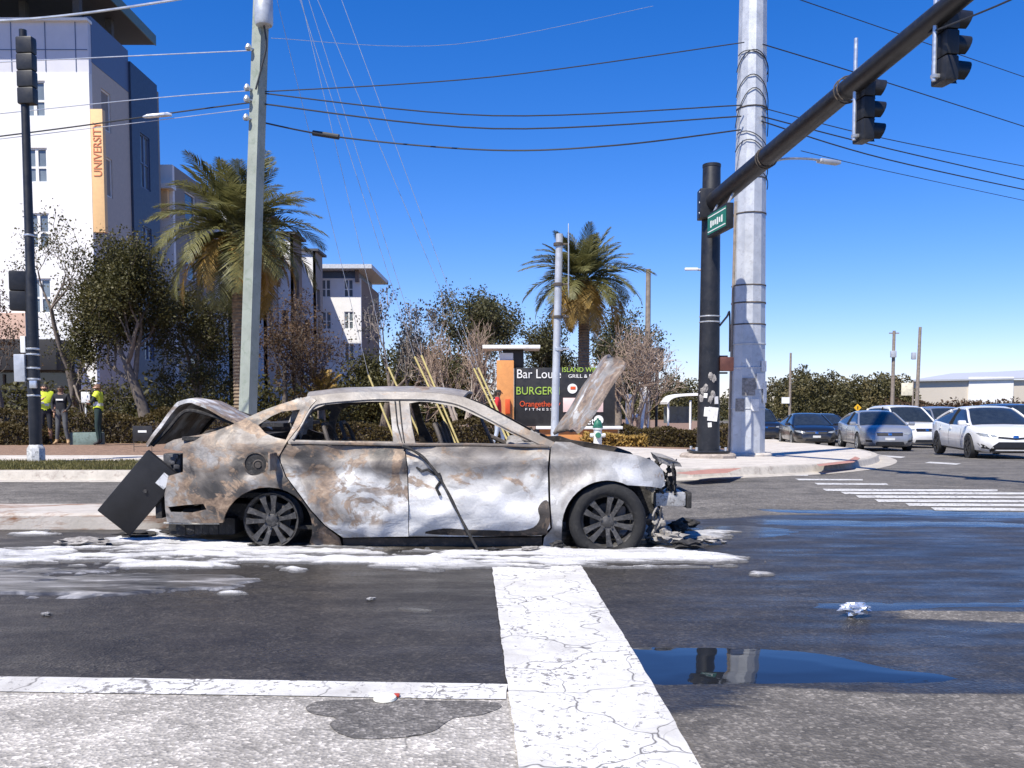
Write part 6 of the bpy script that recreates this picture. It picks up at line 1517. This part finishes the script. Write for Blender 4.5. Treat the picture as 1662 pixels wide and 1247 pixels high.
P_white = carpaint('white_car_paint', (.74, .74, .74)); P_grey = carpaint('grey_car_paint', (.33, .34, .36), .3, .4); P_black = carpaint('black_car_paint', (.010, .011, .014)); P_silver = carpaint('silver_car_paint', (.38, .39, .4), .3, .6); P_navy = carpaint('dark_blue_car_paint', (.018, .024, .045))
def put(label, kind, paint, face, X, Y, deg=-90): return make_car(label, kind, paint, face, (X, Y, gz(X, Y)), R(deg))
put('white sedan with dark lower grille at the front of the queue', 'sedan', P_white, 'sport', 13.6, 26.6, -99)
put('grey sedan second in the queue behind the white sedan', 'sedan', P_grey, 'plate', 13.4, 34.3, -98)
put('black sedan third in the queue behind the grey sedan', 'sedan', P_black, 'plate', 13.2, 41.5, -97)
put('black SUV half hidden behind the steel pole', 'suv', P_black, 'dark', 13.0, 49.5, -90)
put('white SUV between the white sedan and the grey sedan', 'suv', P_white, 'plain', 16.35, 38.8, -89)
put('dark car roof showing behind the black sedan', 'sedan', P_navy, 'plain', 16.3, 48.5, -90)
put('black car whose roof shows over the grey sedan', 'sedan', P_black, 'plain', 19.4, 48.0, -90)
put('silver SUV roof showing above the white sedan', 'suv', P_silver, 'plain', 19.3, 41.5, -90)
put('dark blue SUV at the right edge behind the white sedan', 'suv', P_navy, 'plain', 19.7, 36.2, -90)

# ================================================================== BYSTANDERS
def person(label, loc, rz, Ht, cols, pose=None, vest=None, hair=(.03, .02, .015), logo=False, shorts=False, lower=None):
    J = dict(pelvis=(0, 0, .96), spine=(0, .01, 1.15), chest=(0, 0, 1.36), neck=(0, -.01, 1.50), head=(0, .02, 1.60), crown=(0, .01, 1.70),
             shL=(-.17, 0, 1.43), elL=(-.24, -.03, 1.15), wrL=(-.22, .07, .91), haL=(-.215, .1, .83), shR=(.17, 0, 1.43), elR=(.24, -.03, 1.15), wrR=(.22, .07, .91), haR=(.215, .1, .83),
             hiL=(-.09, 0, .92), knL=(-.105, .03, .51), anL=(-.11, -.02, .10), toL=(-.125, .13, .035), hiR=(.09, 0, .92), knR=(.105, .03, .51), anR=(.11, -.02, .10), toR=(.125, .13, .035))
    if pose: J.update(pose)
    rad = dict(pelvis=(.15, .11), spine=(.14, .105), chest=(.165, .115), neck=(.058, .06), head=(.08, .098), crown=(.062, .075), sh=(.07, .07), el=(.046, .046), wr=(.032, .034), ha=(.034, .02), hi=(.09, .095), kn=(.06, .062), an=(.045, .05), to=(.042, .032))
    E = [('pelvis', 'spine'), ('spine', 'chest'), ('chest', 'neck'), ('neck', 'head'), ('head', 'crown')] + [e for s in 'LR' for e in (('chest', 'sh' + s), ('sh' + s, 'el' + s), ('el' + s, 'wr' + s), ('wr' + s, 'ha' + s), ('pelvis', 'hi' + s), ('hi' + s, 'kn' + s), ('kn' + s, 'an' + s), ('an' + s, 'to' + s))]
    names = list(J); me = bpy.data.meshes.new('body'); me.from_pydata([J[k] for k in names], [(names.index(a), names.index(b)) for a, b in E], [])
    bs_ = bmesh.new(); bs_.from_mesh(me); bs_.verts.ensure_lookup_table(); lay = bs_.verts.layers.skin.verify()
    for i, k in enumerate(names):
        key = k if k in rad else k[:2]; bs_.verts[i][lay].radius = (rad[key][0], rad[key][1]); bs_.verts[i][lay].use_root = (k == 'pelvis')
    bs_.to_mesh(me); bs_.free()
    o = bpy.data.objects.new('body', me); COL.objects.link(o); o.modifiers.new('s', 'SKIN')
    sb_ = o.modifiers.new('u', 'SUBSURF'); sb_.levels = 2; sb_.render_levels = 2
    bm_ = eval_mesh(o); bpy.data.objects.remove(o)
    # continue the same mesh with fingers, nose, ears, eyes
    vs = [v.co.copy() for v in bm_.vertices]; fs = [tuple(p.vertices) for p in bm_.polygons]; ex = MB()
    mi = []
    def region(c):
        best = None; bd = 9
        for a, b in E:
            A, B = Vector(J[a]), Vector(J[b]); ab = B - A; q = max(0, min(1, (c - A).dot(ab) / ab.length_squared)); d = (c - A - ab * q).length - .5 * rad[a if a in rad else a[:2]][0]
            if d < bd: bd = d; best = (a, b, q)
        return best
    for f in fs:
        c = sum((vs[i] for i in f), Vector()) / len(f); a, b, q = region(c)
        if b in ('head', 'crown') or (b == 'neck' and q > .55): mi.append(0)
        elif b[:2] == 'ha': mi.append(0)
        elif b[:2] in ('wr', 'el', 'sh') or a in ('spine', 'chest') or (a == 'pelvis' and b == 'spine'): mi.append(1 if not (cols.get('short_sleeve') and b[:2] == 'wr') else 0)
        elif b[:2] == 'to' or (b[:2] == 'an' and q > .8): mi.append(3)
        elif shorts and b[:2] == 'an': mi.append(0)
        else: mi.append(2)
    ex.v = [tuple(v) for v in vs]; ex.f = list(fs); ex.m = mi; ex.cur = 0
    for s in 'LR':
        h = Vector(J['ha' + s]); d = (h - Vector(J['wr' + s])).normalized(); sd = d.cross(Vector((0, 1, 0))); sd = sd.normalized() if sd.length > .1 else Vector((1, 0, 0)); fw = sd.cross(d)
        for k, ln in enumerate((.062, .075, .08, .072)):
            b0 = h + fw * (-.028 + .018 * k); ex.tube([b0, b0 + d * ln * .5 + sd * .004, b0 + d * ln * .9 - sd * .012], [.010, .009, .007], 6)
        ex.tube([h - d * .03 + fw * .03, h + fw * .05 + d * .01, h + fw * .055 + d * .035], [.012, .011, .008], 6)
    hd = Vector(J['head']); ex.tube([hd + Vector((0, .085, .035)), hd + Vector((0, .105, .0)), hd + Vector((0, .09, -.012))], [.010, .017, .012], 6)
    for s in (-1, 1): ex.tube([hd + Vector((s * .075, -.005, .03)), hd + Vector((s * .09, -.01, .012)), hd + Vector((s * .078, 0, -.02))], [.012, .016, .008], 6)
    ex.cur = 4
    for s in (-1, 1): ex.tube([hd + Vector((s * .032, .082, .035)), hd + Vector((s * .032, .094, .035))], [.012, .008], 6)
    ex.tube([hd + Vector((-.025, .088, -.04)), hd + Vector((.025, .088, -.04))], .006, 5)
    t = thing('person', label, 'person', loc, rz); k = Ht / 1.74
    mats = [simple('skin', cols['skin'], .55, var=.08), simple('top_cloth', cols['top'], .85, var=.2, bs=.3, bscale=18), simple('trouser_cloth', cols['bottom'], .85, var=.25, bs=.3, bscale=18), simple('shoe', cols['shoe'], .7, var=.2), M_board]
    t.scale = (k, k, k); ex.build('body', mats, t, world=False, smooth=60)
    # hair and vest follow the body surface
    nm = [v.normal.copy() for v in bm_.vertices]
    def shell(name, test, off, mat):
        keep = [f for f in fs if test(sum((vs[i] for i in f), Vector()) / len(f))]; idx = sorted({i for f in keep for i in f}); mp_ = {j: q for q, j in enumerate(idx)}
        P = [vs[j] + nm[j] * off for j in idx]; tri = []
        for f in keep:
            g = [mp_[i] for i in f]; tri += [(g[0], g[i], g[i + 1]) for i in range(1, len(g) - 1)]
        v2, f2 = solid_sheet(P, tri, lambda i: vs[idx[i]]); MB().add(v2, f2).build(name, mat, t, world=False, smooth=60)
    hc = hd.copy(); shell('hair', lambda c: c.z > hc.z + .045 and (c.y < hc.y + .07 or c.z > hc.z + .1) or (c.z > hc.z - .04 and c.y < hc.y - .03), .014, simple('hair', hair, .7, var=.3))
    if vest:
        mv = simple('safety_vest', (.62, .72, .04), .6, var=.08); ms_ = simple('reflective_tape', (.6, .6, .58), .3)
        tor = lambda c: region(c)[0] in ('spine', 'chest', 'pelvis') and region(c)[1] in ('spine', 'chest', 'neck', 'shL', 'shR') and c.z > 1.0 and c.z < 1.5
        shell('vest', tor, .022, mv); shell('reflective_band', lambda c: tor(c) and 1.13 < c.z < 1.19, .026, ms_)
    if logo:
        m = MB(); m.box((0, .125, 1.30), (.2, .012, .045)); m.build('chest_print', M_txtw, t, world=False)
    return t
def stand(px, Y, dz=.135): X = XY(px, Y); return (X, Y, gz(X, Y) + dz)
SK = (.42, .24, .16)
person('person in a yellow safety vest and dark shorts partly behind the slim pole', stand(75, 26.2), R(205), 1.74, dict(skin=SK, top=(.03, .035, .05), bottom=(.02, .022, .03), shoe=(.03, .03, .03), short_sleeve=True), dict(elR=(.22, .12, 1.2), wrR=(.08, .2, 1.28), haR=(.02, .2, 1.32)), vest=True, shorts=True)
person('person in a dark hoodie with white chest print and tan boots', stand(101, 26.0), R(185), 1.70, dict(skin=(.2, .11, .07), top=(.012, .013, .018), bottom=(.09, .095, .10), shoe=(.38, .25, .13)), dict(elL=(-.26, .0, 1.18), wrL=(-.2, .14, 1.0), haL=(-.15, .16, .97), elR=(.26, 0, 1.18), wrR=(.2, .14, 1.0), haR=(.15, .16, .97), anL=(-.16, -.02, .1), toL=(-.2, .12, .035), anR=(.16, -.02, .1), toR=(.2, .12, .035)), logo=True, hair=(.015, .012, .01))
person('person in a yellow vest and dark green trousers facing left', stand(161, 25.6), R(100), 1.73, dict(skin=(.35, .19, .13), top=(.02, .03, .028), bottom=(.015, .035, .032), shoe=(.02, .02, .02)), dict(elL=(-.2, .12, 1.2), wrL=(-.05, .2, 1.22), haL=(.02, .22, 1.24), elR=(.21, .12, 1.18), wrR=(.1, .24, 1.15), haR=(.04, .26, 1.16)), vest=True, hair=(.16, .08, .045))
person('person in a red shirt and pale jeans standing behind the wreck windscreen', stand(808, 23.0, .1), R(-95), 1.56, dict(skin=(.10, .055, .035), top=(.5, .02, .025), bottom=(.42, .47, .55), shoe=(.5, .5, .5), short_sleeve=True), dict(anL=(-.1, .14, .1), toL=(-.11, .28, .035), knL=(-.1, .12, .5), anR=(.1, -.16, .12), toR=(.11, -.02, .04), knR=(.1, -.02, .51)), hair=(.012, .01, .009))
